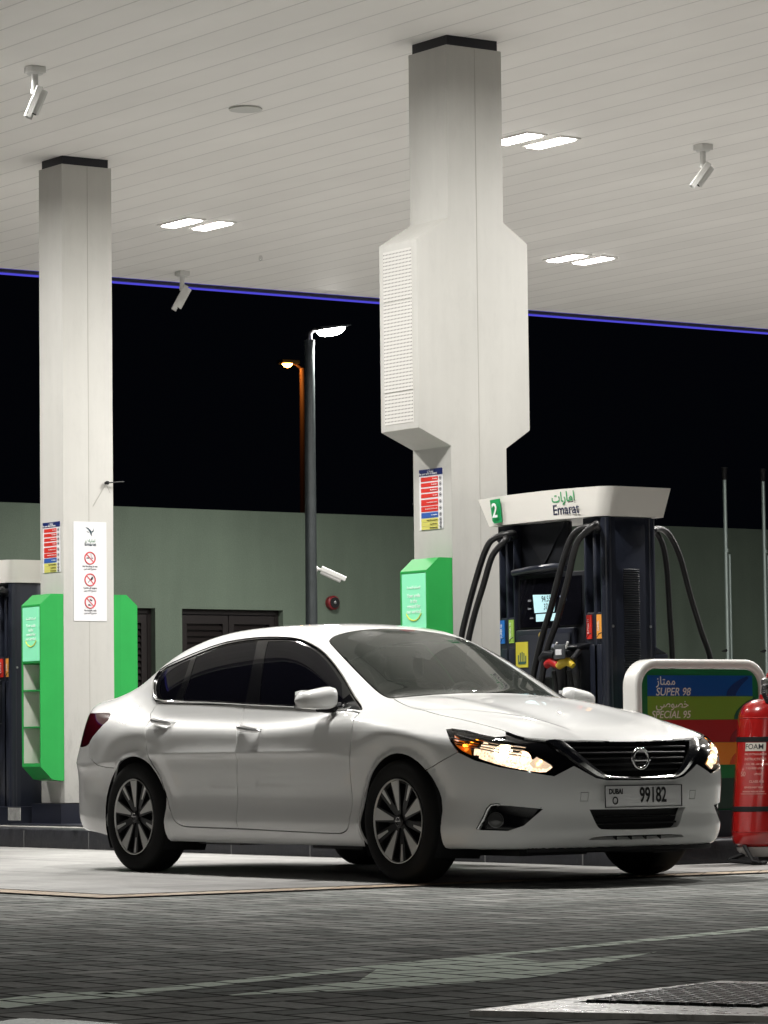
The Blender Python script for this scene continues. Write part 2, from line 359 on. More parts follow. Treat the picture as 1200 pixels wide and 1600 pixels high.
for x in(-11.18,-6.15,-1.12):
    for y in(-.55,4.8,9.2,13.6,18.):
        t=light_unit(x,y)
        area('canopy_lamp',(x,y,HC-.036),.5,.5,LPOW*(1.08 if y<5 else .72),parent=t)
        vis={(-11.18,4.8):'twin ceiling light left of the big column, above the hanging camera',(-6.15,4.8):'nearest twin ceiling light, right beside the top of the big column',(-11.18,9.2):'twin ceiling light right of the big column, below the nearer one'}
        t['label']=vis.get((x,y),'twin recessed ceiling light of the canopy outside the picture')
sp=MB(); sp.lathe([(.125,0),(.125,.008),(.115,.014),(.10,.010),(.001,.010)],(-6.2,2.14,HC-.015),n=28)
tag(sp.build('ceiling_speaker',mat('speaker_white',(.6,.6,.57),.5)),'round flush white speaker in the ceiling planks','speaker')
sp=MB(); sp.lathe([(.001,-.05),(.018,-.045),(.02,-.02),(.012,0)],(-12.6,6.4,HC),n=12)
tag(sp.build('sprinkler_head',CHROME),'tiny shiny sprinkler head in the far part of the ceiling','sprinkler')
# ---- columns
def col_mat():
    m,nt,b=nmat('column_panel'); X=NX(nt); P,x,y,z=X.pos()
    n=X.noise(P,1.2,4); n2=X.noise(X.comb(X.m('MULTIPLY',x,14.),X.m('MULTIPLY',y,14.),X.m('MULTIPLY',z,.6)),1.,4)
    sc=X.noise(X.comb(X.m('MULTIPLY',x,9.),X.m('MULTIPLY',y,9.),X.m('MULTIPLY',z,3.)),1.,6,.8); low=X.rng(z,.3,1.4,1.,0.); scf=X.m('SUBTRACT',1.,X.m('MULTIPLY',X.m('ADD',X.m('MULTIPLY',low,.22),.04),X.rng(sc,.50,.66,0.,1.)))
    c=X.scale((.555,.548,.518),X.m('MULTIPLY',scf,X.m('MULTIPLY',X.rng(n,.3,.7,.95,1.02),X.rng(n2,.35,.65,.98,1.01))))
    nt.links.new(c,b.inputs['Base Color']); b.inputs['Roughness'].default_value=.55; b.inputs['Specular IOR Level'].default_value=.28; return m
COLM=col_mat(); SEAM=mat('seam_grey',(.42,.41,.38),.7); NAVY=mat('navy_paint',(.012,.014,.024),.38,spec=.4,noise=.2,nscale=5); NAVYD=mat('dark_cap',(.01,.01,.016),.5)  # seam material is one even grey for the panel joints
def column(label,xr,y0,prof=None,dp=.375):
    """xr = face towards the car's nose, 0.37 deep along x, 0.46 wide along y"""
    t=thing('canopy_column',label,'column',(xr-.2,y0+.23,0))
    y1=y0+.46; xl=xr-dp
    if prof is None: P=[(y0,.33),(y1,.33),(y1,5.43),(y0,5.43)]
    else: P=prof
    mb=MB(); mb.prism([(xr,y,z) for y,z in P],(-dp,0,0)); mb.build('casing',COLM,t,bevel=.004,seg=2)
    MB().box((xl+.02,y0+.02,5.43),(xr-.02,y1-.02,5.50)).build('column_head',NAVYD,t)
    ym=y0+.235
    MB().box((xr-.003,ym-.003,.34),(xr+.0012,ym+.003,5.42)).build('panel_joint',SEAM,t)
    MB().box((xl-.05,y0-.06,.16),(xr+.05,y1+.06,.325)).build('plinth',NAVY,t)
    return t
C1=column('plain square white column on the left bearing the no smoking poster',-8.67,1.97)
P=[(1.84,.33),(2.30,.33),(2.30,2.73),(2.50,2.86),(2.50,4.13),(2.30,4.26),(2.30,5.43),(1.84,5.43),(1.84,4.26),(1.58,4.10),(1.58,2.84),(1.84,2.73)]
C2=column('large white column with a swollen boxed middle behind the car',-3.24,1.84,P,.44)
def perf_mat():
    m,nt,b=nmat('perforated_sheet'); X=NX(nt); P,x,y,z=X.pos()
    fx=X.m('SUBTRACT',X.m('FLOORED_MODULO',x,.0165),.00825); fz=X.m('SUBTRACT',X.m('FLOORED_MODULO',z,.0245),.01225)
    r=X.m('SQRT',X.m('ADD',X.m('MULTIPLY',fx,fx),X.m('MULTIPLY',fz,fz))); h=X.rng(r,.0040,.0055,0.,1.)
    c=X.mix(h,(.10,.10,.09),(.66,.645,.615)); nt.links.new(c,b.inputs['Base Color']); b.inputs['Roughness'].default_value=.5; return m
PM=perf_mat()
g=MB(); g.box((-3.63,1.5775,2.885),(-3.30,1.584,3.09)); g.box((-3.63,1.5765,3.10),(-3.30,1.584,3.70)); g.box((-3.63,1.5775,3.71),(-3.30,1.584,4.05))
gp=g.build('perforated_panel',PM,C2)
# ---- notices on the columns
RED=mat('sign_red',(.62,.03,.02),.4); SBLUE=mat('sign_blue',(.03,.10,.38),.4); SNAVY=mat('sign_navy',(.008,.02,.12),.4); SYEL=mat('sign_yellow',(.62,.58,.14),.4); SWHT=mat('sign_white',(.74,.74,.76),.4); INK=mat('sign_ink',(.02,.02,.025),.5); SWT=mat('sign_lettering',(.8,.8,.8),.5)
def notice(label,xa,xb,z0,z1,y):
    t=MB().box((xa,y-.005,z0),(xb,y-.001,z1)).build('safety_notice',SWHT); tag(t,label,'sign')
    W=xb-xa; H=z1-z0; yf=y-.007
    X=lambda u:xa+u*W; Z=lambda v:z1-v*H
    def rect(mb,u0,v0,u1,v1): mb.box((X(u0),yf,Z(v0)),(X(u1),y-.004,Z(v1)))
    a=MB(); rect(a,.0,.0,1.,.105); a.build('heading',SNAVY,t)
    a=MB(); rows=[(.13,.20),(.225,.29),(.315,.38),(.405,.47),(.50,.60),(.615,.70)]
    for p,q in rows: rect(a,.08,p,.80,q)
    a.build('red_rules',RED,t)
    a=MB(); rect(a,.08,.715,.80,.805); a.build('blue_rule',SBLUE,t)
    a=MB(); 
    for p,q in((.815,.875),(.88,.935),(.94,.995)): rect(a,.08,p,.80,q)
    a.build('yellow_rules',SYEL,t)
    text('heading_lettering','For your safety at Emarat',.021,SWT,(X(.40),yf,Z(.075)),(1,0,0),(0,0,1),t,sx=.95)
    text('heading_lettering','\ufe95\ufe8e\ufead\ufe8e\ufee3\ufe8d',.026,SWT,(X(.5),yf,Z(.035)),(1,0,0),(0,0,1),t)
    for k,(s,v) in enumerate((('No smoking',.165),('No naked lights',.258),('No mobile phones',.348),('Stop engine',.438),('Do not fill plastic containers',.55),('Do not drive off with the nozzle',.657),('Fire extinguisher',.76))):
        text('rule_lettering',s,.0115,SWT,(X(.78),yf,Z(v)),(1,0,0),(0,0,1),t,align='RIGHT',sx=.9)
    for s,v in(('Danger of fire and explosion',.845),('Keep children in car',.908),('Unleaded petrol only',.968)):
        text('rule_lettering',s,.0115,INK,(X(.78),yf,Z(v)),(1,0,0),(0,0,1),t,align='RIGHT',sx=.9)
    a=MB()
    for v in(.165,.258,.348,.438,.55,.657,.76,.845,.908,.968):
        cx,cz=X(.90),Z(v); a.tube([(cx+.0115*math.cos(q),yf+.001,cz+.0115*math.sin(q)) for q in np.linspace(0,2*math.pi,17)[:-1]],.0016,4,closed=True)
        a.box((cx-.004,yf,cz-.005),(cx+.004,yf+.002,cz+.005))
    a.build('pictograms',INK,t)
    return t
notice('coloured safety notice above the green box on the big column',-3.603,-3.335,2.185,2.592,1.84)
notice('coloured safety notice on the narrow side of the left column',-8.992,-8.715,2.163,2.566,1.97)
# no-smoking poster
xp=-8.67
t=MB().box((xp+.001,2.06,1.772),(xp+.005,2.362,2.564)).build('warning_poster',SWHT); tag(t,'tall white poster with three red prohibition rings on the left column','poster'); PO=t
REDR=mat('ring_red',(.60,.05,.06),.4); GRN=mat('brand_green',(.02,.22,.07),.4); DGR=mat('brand_navy',(.01,.04,.06),.4)
xf=xp+.006
for k,(cz,cap) in enumerate(((2.274,'No Smoking in site'),(2.101,'Switch off engine'),(1.922,'No mobile calls'))):
    a=MB(); R=.047; cy=2.209
    a.tube([(xf,cy+R*math.cos(q),cz+R*math.sin(q)) for q in np.linspace(0,2*math.pi,29)[:-1]],.0055,6,closed=True)
    a.prism([(xf,cy-.035,cz+.030),(xf,cy-.030,cz+.035),(xf,cy+.035,cz-.030),(xf,cy+.030,cz-.035)],(.002,0,0)); a.build('prohibition_ring',REDR,PO)
    a=MB()
    if k==0: a.box((xf,cy-.032,cz-.004),(xf+.001,cy-.008,cz+.004)); a.box((xf,cy+.012,cz-.003),(xf+.001,cy+.028,cz+.003)); a.tube([(xf,cy+.006,cz+.03),(xf,cy+.012,cz+.02),(xf,cy+.008,cz+.012),(xf,cy+.02,cz+.008)],.0012,4)
    if k==1: a.prism([(xf,cy+.002,cz+.002),(xf,cy+.014,cz+.022),(xf,cy+.028,cz+.024),(xf,cy+.024,cz+.004),(xf,cy+.012,cz-.006)],(.001,0,0)); a.tube([(xf,cy+.004,cz),(xf,cy-.02,cz-.024)],.0022,4)
    if k==2: a.prism([(xf,cy-.004,cz+.026),(xf,cy+.018,cz+.018),(xf,cy+.018,cz+.008),(xf,cy-.004,cz+.014)],(.001,0,0)); a.box((xf,cy-.018,cz-.028),(xf+.001,cy-.002,cz-.016)); a.box((xf,cy+.002,cz-.03),(xf+.001,cy+.008,cz-.02))
    a.build('pictogram',INK,PO)
    text('caption',cap,.019,INK,(xf-.002,cy,cz-.066),(0,1,0),(0,0,1),PO,sx=.95)
    text('caption','\ufee6\ufef4\ufea7\ufeaa\ufe98\ufedf\ufe8d \ufecd\ufeee\ufee8\ufee4\ufee3',.020,INK,(xf-.002,cy,cz-.086),(0,1,0),(0,0,1),PO)
# flying-bird emblem
a=MB(); cy,cz=2.213,2.492
a.prism([(xf,cy-.045,cz+.028),(xf,cy-.02,cz+.024),(xf,cy+.004,cz+.004),(xf,cy+.014,cz-.014),(xf,cy+.012,cz-.030),(xf,cy+.018,cz-.044),(xf,cy+.004,cz-.032),(xf,cy-.004,cz-.012),(xf,cy-.018,cz+.008)],(.001,0,0))
a.prism([(xf,cy+.010,cz-.004),(xf,cy+.026,cz+.004),(xf,cy+.034,cz+.024),(xf,cy+.030,cz-.004),(xf,cy+.018,cz-.014)],(.001,0,0))
a.prism([(xf,cy-.034,cz-.004),(xf,cy-.014,cz-.010),(xf,cy-.010,cz-.016),(xf,cy-.024,cz-.012)],(.001,0,0))
a.build('bird_emblem',DGR,PO)
text('poster_lettering','\ufe95\ufe8e\ufead\ufe8e\ufee3\ufe8d',.034,GRN,(xf-.002,2.213,2.412),(0,1,0),(0,0,1),PO)
text('poster_lettering','Emarat',.036,DGR,(xf-.002,2.213,2.383),(0,1,0),(0,0,1),PO,sx=1.05,bold=.0004)
# hose hook with its thin arm
a=MB(); a.lathe([(.001,-.016),(.013,-.012),(.018,0),(.013,.012),(.001,.016)],(-8.64,2.36,2.88),n=14); a.tube([(-8.67,2.36,2.88),(-8.64,2.36,2.88)],.012,8); a.tube([(-8.64,2.36,2.88),(-8.62,2.50,2.892)],.005,6)
tag(a.build('wall_hook',BLACKM),'small black ball hook with a thin arm on the left column','hook')
a=MB(); a.tube([(-8.665,2.355,2.865),(-8.665,2.30,2.78),(-8.665,2.24,2.69)],.0022,4); a.tube([(-8.665,2.365,2.865),(-8.665,2.40,2.80)],.0018,4); tag(a.build('grey_strand',mat('strand_grey',(.4,.39,.36),.5)),'thin pale strands splayed below the black hook','strand')  # two thin grey tubes splayed on the column below the hook
# ---- green shelf boxes
GREEN=mat('green_metal',(.025,.34,.07),.35,spec=.45,noise=.06,nscale=3); GREEND=mat('green_shelf_edge',(.018,.25,.055),.4); MINT=mat('mint_poster_glow',(.25,.76,.47),.45,emis=(.22,.8,.45),es=.12); SHELFW=mat('shelf_white',(.66,.65,.60),.5); YEL=mat('smile_yellow',(.75,.75,.08),.4); PALEL=mat('poster_lettering',(.78,.92,.84),.5)  # the mint poster is plain print; its faint glow is put in as emission
def shelf_box(label,xr,ycol,dirn=-1,depth=.215,xw=.30):
    """hangs on a column; dirn -1 faces -y, +1 faces +y"""
    t=thing('shelf_box',label,'shelf box',(xr-.15,ycol,1.2))
    Y=lambda d:ycol+dirn*d
    x1=xr+.003; x0=xr-xw; D=depth
    side=[(.0,.505),(.0,1.985),(.115,1.985),(D,1.90),(D,.62),(.115,.52)]
    # two side cheeks, back, slanted top and bottom
    for xa,xb in((x1-.012,x1),(x0,x0+.012)):
        mb=MB(); ins=.007 if xa>x0+.1 else -.007
        A_=[(.0,.505,1),(.062,.511,0),(.115,.52,0),(D,.62,0),(D,1.90,0),(.115,1.985,0),(.062,1.985,0),(.0,1.985,1)]
        xo,xi=(xb,xa) if ins>0 else (xa,xb)
        va=[(xo-ins*k,Y(d),z) for d,z,k in A_]; vb=[(xi-ins*k,Y(d),z) for d,z,k in A_]; q8=8
        mb.add(va+vb,[(0,1,6,7),(1,2,3,4,5,6),(15,14,9,8),(14,13,12,11,10,9)]+[(i,(i+1)%8,(i+1)%8+8,i+8) for i in range(8)]); mb.build('side_cheek',GREEN,t)
    mb=MB(); mb.prism([(x0+.012,Y(.03),1.985),(x0+.012,Y(.115),1.985),(x0+.012,Y(D),1.90),(x0+.012,Y(D),1.885),(x0+.012,Y(.11),1.97),(x0+.012,Y(.03),1.97)],(x1-x0-.024,0,0)); mb.build('top',GREEN,t)
    mb=MB(); mb.prism([(x0+.012,Y(.03),.505),(x0+.012,Y(.115),.52),(x0+.012,Y(D),.62),(x0+.012,Y(D),.64),(x0+.012,Y(.115),.545),(x0+.012,Y(.03),.53)],(x1-x0-.024,0,0)); mb.build('bottom',GREEN,t)
    MB().box((x0+.012,Y(.003),.53),(x1-.012,Y(.02),1.97)).build('back',SHELFW,t)
    for xa,xb in((x1-.014,x1-.0125),(x0+.0125,x0+.014)): MB().box((xa,Y(.02),.64),(xb,Y(D-.01),1.43)).build('inner_lining',SHELFW,t)
    for z in(1.44,1.215,.925,.635):
        MB().box((x0+.015,Y(.021),z),(x1-.015,Y(D-.004),z+.012)).build('shelf',GREEND if z!=.635 else GREEN,t)
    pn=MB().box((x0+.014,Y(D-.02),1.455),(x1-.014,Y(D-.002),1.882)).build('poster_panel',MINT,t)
    xm=(x0+x1)/2; yf=Y(D-.0015); xd=(1,0,0) if dirn<0 else (-1,0,0)
    for k,(s,z,sz) in enumerate((('\ufe94\ufee3\ufeaa\ufea8\ufedf\ufe8d \ufe94\ufee3\ufe8e\ufeb4\ufe98\ufe91\ufe8d',1.79,.026),('Your smile',1.735,.034),('is the',1.70,.034),('reward for',1.665,.034),('our service!',1.63,.034))):
        text('poster_lettering',s,sz,PALEL,(xm,yf,z),xd,(0,0,1),pn,sx=1.,bold=.0006,lift=.002)
    a=MB(); sgn=dirn
    a.tube([(xm+.095*math.cos(q),yf+sgn*.002,1.655+.085*math.sin(q)) for q in np.linspace(math.radians(205),math.radians(335),14)],[.0015]+[.0045]*12+[.0015],6); a.build('smile',YEL,pn)
    return t
shelf_box('green shelf box with empty white cubbies on the left column, facing the forecourt',-8.67,1.97,-1)
shelf_box('green shelf box on the far side of the left column, seen edge on',-8.67,2.43,1)
shelf_box('green shelf box on the big column rising behind the car roof',-3.24,1.84,-1)
# ---------------------------------------------------------------- pump island
KERB=mat('kerb_dark',(.018,.019,.024),.5,noise=.5,nscale=9,bump=.3,bscale=30,rvar=.15); KTOP=mat('island_top',(.45,.44,.41),.6,noise=.15,nscale=5)
ISL=thing('pump_island','long raised island with dark painted kerb carrying pumps and columns','island',(-6,2.1,0))
mb=MB(); mb.box((-14,1.45,-.01),(-1.0,2.85,.15)); ko=mb.build('kerb',KERB,ISL,bevel=.02,seg=3)
MB().box((-13.85,1.60,.145),(-1.15,2.70,.156)).build('paved_top',KTOP,ISL)
mb=MB()
for x in np.arange(-13.4,-1.2,1.0): mb.box((x,1.4485,.0),(x+.012,1.4515,.13))
mb.build('kerb_joints',mat('kerb_joint',(.12,.12,.12),.8),ISL)
mb=MB(); mb.box((-12.6,1.62,.156),(-9.25,2.62,.30)); mb.box((-9.12,1.70,.156),(-4.1,2.5,.17)); mb.box((-3.0,1.62,.156),(-1.40,2.62,.24))
mb.build('plinth',NAVY,ISL)
MB().box((-8.95,1.615,.20),(-8.75,1.6195,.30)).build('junction_plate',mat('grey_plate',(.30,.30,.29),.4,noise=.5,nscale=20),ISL)
MB().box((-8.93,1.442,.02),(-8.87,1.4495,.12)).build('kerb_patch',mat('grey_patch',(.25,.25,.24),.5,noise=.6,nscale=30),ISL)
# ---------------------------------------------------------------- fuel pumps
PB=mat('pump_black',(.010,.011,.014),.35,spec=.5); PN=mat('pump_navy',(.016,.019,.030),.32,spec=.5,noise=.1,nscale=4); PG=mat('pump_glass',(.004,.004,.006),.08,coat=.5)
HEAD=mat('pump_header_white',(.70,.68,.635),.4); HOSE=mat('hose_rubber',(.008,.008,.009),.42,spec=.5); STEEL=mat('screw_steel',(.5,.5,.5),.3,metal=1)
LCD=mat('lit_screen',(.3,.4,.42),.3,emis=(.50,.82,.86),es=.75); LCD2=mat('lit_small_screen',(.3,.4,.5),.3,emis=(.62,.70,1.),es=.7); LINK=mat('screen_digits',(.01,.03,.04),.5)
NAVT=mat('header_navy_text',(.01,.012,.05),.5); GRT=mat('header_green_text',(.03,.30,.10),.5)
LBL={'blue':mat('label_blue',(.02,.16,.50),.4),'green':mat('label_green',(.30,.50,.08),.4),'red':mat('label_red',(.65,.03,.02),.4),'orange':mat('label_orange',(.85,.36,.06),.4)}
def pump(label,num):
    t=thing('fuel_pump',label,'fuel pump',(-2.1,2.03,.24))
    # header: rounded nearer corner, sides leaning outwards
    def ring(z,gx,gy):
        x0,x1,y0,y1=-2.72-gx,-1.53+gx*.6,1.76-gy,2.24+gy*1.2; P=[]
        P.append((x0,y1)); 
        P.append((x0-.03,y0+.10)); P.append((x0,y0+.03))
        for q in np.linspace(0,1,8): P.append((x0+(x1-.10-x0)*q,y0-.020*math.sin(math.pi*q)))
        for q in np.linspace(-90,0,8)[1:]: P.append((x1-.10+.10*math.cos(math.radians(q)),y0+.10+.10*math.sin(math.radians(q))))
        P.append((x1,y1)); return [(x,y,z) for x,y in P]
    A=ring(2.155,0,0); B=ring(2.335,.10,.014); n=len(A)
    def arch(P,k):
        return [(x,y,z+k*(1-((x+2.15)/.8)**2)) for x,y,z in P]
    A=arch(A,.004); B=arch(B,.012)
    mb=MB(); mb.add(A+B,[tuple(range(n))[::-1],tuple(range(n,2*n))]+[(i,(i+1)%n,(i+1)%n+n,i+n) for i in range(n)],smooth=True); hd=mb.build('header',HEAD,t,auto=30)
    def hpt(x,z):   # front face of the header
        k=(z-2.155)/.18; q=max(0,min(1,(x+2.72+.1*k)/(1.09))); return (x,1.76-.014*k-.020*math.sin(math.pi*q)-.0035,z)
    zu=(0,-.078,.997)
    text('header_text','Emarat',.092,NAVT,hpt(-1.88,2.215),(1,0,0),zu,hd,sx=1.03,bold=.0006)
    text('header_text','\ufe95\ufe8e\ufead\ufe8e\ufee3\ufe8d',.088,GRT,hpt(-1.90,2.293),(1,0,0),zu,hd,bold=.001)
    p=hpt(-2.70,2.235); x=p[0]
    if num:
        q=[tuple(Vector(p_)+Vector((0,-.010,0))) for p_ in (hpt(-2.66,2.324),hpt(-2.545,2.328),hpt(-2.545,2.175),hpt(-2.635,2.172),hpt(-2.655,2.190))]
        mb=MB(); mb.prism(q,(0,-.002,0)); lb=mb.build('number_plate',mat('number_green',(.01,.30,.09),.4),hd)
        text('number',num,.13,SWT,(-2.60,q[0][1]+.002,2.25),(1,0,0),zu,lb,bold=.002,sx=.95,lift=.012)
    # left tower with two hose channels
    def tower(x0,x1,name,z0,zt=2.155):
        mb=MB(); mb.box((x0,1.86,z0),(x1,2.18,zt)); w=x1-x0
        for a,b in((0,.10),(.44,.60),(.92,1)): mb.box((x0+a*w,1.80,z0),(x0+b*w,1.862,zt-.03))
        mb.box((x0,1.80,z0),(x1,1.861,1.36)); mb.box((x0+.002,1.802,1.36),(x1-.002,1.861,1.56)); mb.box((x0,1.795,zt-.07),(x1,1.9,zt))
        return mb.build(name,PN,t,bevel=.006)
    tl=tower(-2.675,-2.51,'hose_tower',.24); tr=tower(-1.785,-1.575,'hose_tower',.24)
    for (x0,x1,c,s,par) in((-2.662,-2.616,'blue','SUPER 98',tl),(-2.568,-2.518,'green','SPECIAL 95',tl),(-1.758,-1.708,'red','E-PLUS 91',tr),(-1.656,-1.604,'orange','DIESEL',tr)):
        l=MB().box((x0,1.793,1.395),(x1,1.7995,1.545)).build('grade_label',LBL[c],par)
        text('grade_text',s,.021,SWT,((x0+x1)/2-.008,1.793,1.475),(0,0,1),(-1,0,0),l,sx=1.05,lift=.0015)
        a=MB(); a.tube([(x0+.004,1.7925,1.405),(x0+.02,1.7925,1.425),(x1-.003,1.7925,1.432)],.0025,4); a.build('label_swoosh',INK,l)
    # display unit between the towers
    mb=MB(); mb.box((-2.508,1.86,1.875),(-2.025,1.90,2.155)); mb.prism([(-2.508,1.858,2.15),(-2.03,1.858,2.15),(-2.26,1.858,1.88)],(0,-.012,0)); mb.build('upper_cabinet',PB,t,bevel=.004)
    du=MB().box((-2.508,1.82,.24),(-1.787,2.22,1.83)).build('display_unit',PB,t,bevel=.008)
    mb=MB(); mb.tube([(-2.505,1.79,1.845),(-2.3,1.775,1.858),(-2.05,1.775,1.866),(-2.02,1.79,1.862)],.022,10); mb.box((-2.50,1.80,1.835),(-2.03,1.86,1.872)); mb.build('hood',PN,du)
    MB().box((-2.47,1.812,1.49),(-1.83,1.8195,1.80)).build('screen_glass',PG,du)
    s=MB(); s.prism([(-2.328,1.808,1.697),(-2.09,1.808,1.690),(-2.11,1.808,1.582),(-2.312,1.808,1.580)],(0,.0035,0)); sc=s.build('screen',LCD,du)
    s=MB(); s.box((-2.297,1.808,1.524),(-2.06,1.8115,1.572)); s.build('small_screen',LCD,du)
    s=MB(); s.box((-2.045,1.808,1.650),(-1.985,1.8115,1.680)); s.build('small_screen',LCD2,du)
    text('digits','94.55',.055,LINK,(-2.185,1.808,1.665),(1,0,0),(0,0,1),sc,sx=.8); text('digits','37.2',.055,LINK,(-2.175,1.808,1.615),(1,0,0),(0,0,1),sc,sx=.8)
    lw=mat('screen_caption',(.5,.5,.55),.5)
    text('caption','AED',.018,lw,(-2.362,1.8095,1.66),(1,0,0),(0,0,1),du); text('caption','Litre',.018,lw,(-2.362,1.8095,1.61),(1,0,0),(0,0,1),du); text('caption','AED/L',.014,lw,(-2.34,1.8095,1.548),(1,0,0),(0,0,1),du)
    # payment panel
    pp=MB(); pp.box((-2.49,1.79,1.16),(-1.88,1.821,1.475)); pp=pp.build('payment_panel',PN,du,bevel=.008)
    MB().box((-2.45,1.784,1.17),(-1.92,1.7895,1.44)).build('panel_face',mat('panel_face',(.028,.031,.042),.4),pp)
    st=MB().box((-2.478,1.779,1.235),(-2.352,1.7835,1.398)).build('sticker',mat('sticker_yellow',(.66,.58,.05),.5),pp)
    a=MB()
    for k,h in enumerate((.03,.045,.05,.042,.024)): a.box((-2.452+.019*k,1.777,1.26),(-2.444+.019*k,1.779,1.285+h))
    a.box((-2.45,1.777,1.255),(-2.378,1.779,1.272)); a.build('hand_symbol',mat('sticker_ink',(.04,.12,.10),.5),st)
    a=MB(); a.tube([(-2.205+.021*math.cos(q),1.780,1.432+.021*math.sin(q)) for q in np.linspace(0,2*math.pi,21)[:-1]],.006,6,closed=True); a.build('button_ring',mat('button_yellow',(.75,.55,.12),.4),pp)
    a=MB(); a.box((-2.125,1.779,1.352),(-2.055,1.7835,1.374)); kp=a.build('card_display',mat('key_light',(.34,.37,.45),.5),pp)
    a=MB()
    for r in range(5):
        for c_ in range(4): a.box((-2.128+.019*c_-.001*r,1.778,1.328-.022*r),(-2.113+.019*c_-.001*r,1.7835,1.342-.022*r))
    a.build('keypad',mat('key_metal',(.26,.28,.28),.4),pp)
    a=MB()
    for z in(1.79,1.755): 
        for x in(-1.93,-1.87): a.lathe([(.008,0),(.008,.004),(.001,.005)],(x,1.815,z),'y',10)
    a.build('screws',STEEL,du)
    # nozzle boots and nozzles
    for xb in(-1.955,-1.80):
        a=MB(); a.box((xb-.075,1.72,1.02),(xb+.065,1.819,1.33)); a.prism([(xb-.075,1.72,1.33),(xb-.075,1.819,1.33),(xb-.075,1.819,1.375),(xb-.075,1.68,1.345)],(.14,0,0)); a.build('nozzle_boot',PB,t,bevel=.012)
    for xb,c in((-1.93,(.55,.02,.02)),(-1.775,(.78,.55,.04))):
        nz=bpy.data.objects.new('nozzle',None); COL.objects.link(nz); nz.location=(xb,1.66,1.24); attach(nz,t)
        cm=mat('nozzle_red' if c[0]<.6 else 'nozzle_yellow',c,.4)
        a=MB(); a.tube([(xb-.075,1.64,1.225),(xb-.04,1.635,1.245),(xb+.01,1.64,1.262),(xb+.06,1.65,1.225)],[.022,.030,.034,.018],12); a.build('nozzle_grip',cm,nz)
        a=MB(); a.tube([(xb-.08,1.62,1.275),(xb-.02,1.62,1.305),(xb+.05,1.63,1.30)],[.020,.032,.022],10); a.tube([(xb+.05,1.65,1.26),(xb+.03,1.72,1.32)],.02,8); a.build('nozzle_cover',PB,nz)
        if c[0]>.6:
            a=MB(); a.box((xb-.055,1.585,1.27),(xb+.055,1.60,1.36)); q=a.build('advert_plate',mat('plate_grey',(.05,.055,.06),.4),nz,bevel=.008)
            MB().box((xb-.03,1.580,1.295),(xb+.03,1.5845,1.33)).build('advert_label',SWHT,q)
        for sx_ in((-.05,.06) if c[0]>.6 else ()):
            a=MB(); a.tube([(xb+sx_-.01,1.60,1.335),(xb+sx_+.012,1.60,1.375)],.007,8); a.build('white_pin',SWT,nz)
    a=MB(); a.tube([(-1.93,1.66,1.2),(-1.94,1.70,1.0),(-1.9,1.72,.8)],.016,8); a.tube([(-1.775,1.66,1.2),(-1.77,1.70,1.0),(-1.8,1.72,.8)],.016,8); a.build('hose_tail',HOSE,t)
    # end cheek facing the road sign: louvred panel, rounded uprights, screws
    e=MB(); e.box((-1.574,1.86,.24),(-1.555,2.16,2.155)); ep=e.build('end_panel',PN,t,bevel=.004)
    a=MB(); a.tube([(-1.58,1.815,.26),(-1.58,1.815,2.15)],.034,14); a.tube([(-1.58,2.165,.26),(-1.58,2.165,2.15)],.034,14); a.box((-1.60,1.815,.24),(-1.5545,1.87,2.155)); a.box((-1.60,2.11,.24),(-1.5545,2.165,2.155)); a.build('upright',PN,ep)
    a=MB()
    for k in range(46): a.prism([(-1.5545,1.93,1.83-.0145*k),(-1.5455,1.93,1.826-.0145*k),(-1.5545,1.93,1.820-.0145*k)],(0,.125,0))
    a.build('louvres',PB,ep)
    a=MB()
    for y in(1.84,2.14): a.lathe([(.009,0),(.009,.004),(.001,.006)],(-1.552,y,1.47),'x',12)
    a.build('screws',STEEL,ep)
    a=MB(); a.box((-1.66,2.17,1.20),(-1.54,2.27,1.30)); a.prism([(-1.66,2.17,1.30),(-1.66,2.27,1.30),(-1.66,2.17,1.345)],(.12,0,0)); a.build('far_side_boot',PN,t,bevel=.006)
    # collars where the hoses come out
    a=MB()
    for x,y in((-2.62,1.80),(-2.53,1.80),(-1.73,1.80),(-1.62,1.80),(-1.73,2.17),(-1.62,2.17)):
        a.lathe([(.001,0),(.034,.002),(.034,.03),(.024,.04),(.024,.07),(.001,.072)],(x,y-.035 if y<2 else y,2.08),'y',12)
    a.build('hose_collars',PB,t)
    def hose(pts,r=.0205):
        # smooth through the points
        P=[Vector(p) for p in pts]; o=[]
        for i in range(len(P)-1):
            p0=P[max(0,i-1)];p1=P[i];p2=P[i+1];p3=P[min(len(P)-1,i+2)]
            for q in np.linspace(0,1,7)[:-1]: o.append(.5*((2*p1)+(p2-p0)*q+(2*p0-5*p1+4*p2-p3)*q*q+(3*p1-p0-3*p2+p3)*q**3))
        o.append(P[-1]); a=MB(); a.tube(o,r,12); a.build('hose',HOSE,t)
    Y=1.62
    hose([(-2.50,1.80,2.085),(-2.40,1.70,2.095),(-2.49,Y,2.060),(-2.58,Y,1.985),(-2.675,Y,1.825),(-2.783,Y,1.605),(-2.86,Y,1.40),(-2.90,1.63,1.1),(-2.80,1.66,.72),(-2.62,1.70,.62)])
    hose([(-2.60,1.80,2.075),(-2.52,1.72,2.095),(-2.40+.0,Y+.03,2.050),(-2.50,Y,1.955),(-2.60,Y,1.775),(-2.715,Y,1.56),(-2.79,Y,1.36),(-2.83,1.63,1.1),(-2.74,1.66,.75),(-2.6,1.70,.66)])
    hose([(-1.62,1.79,2.085),(-1.52,1.68,2.085),(-1.60,Y,2.068),(-1.70,Y,1.99),(-1.81,Y,1.79),(-1.895,Y,1.595),(-2.015,Y,1.36),(-2.12,1.63,1.05),(-2.05,1.66,.7),(-1.93,1.70,.8)])
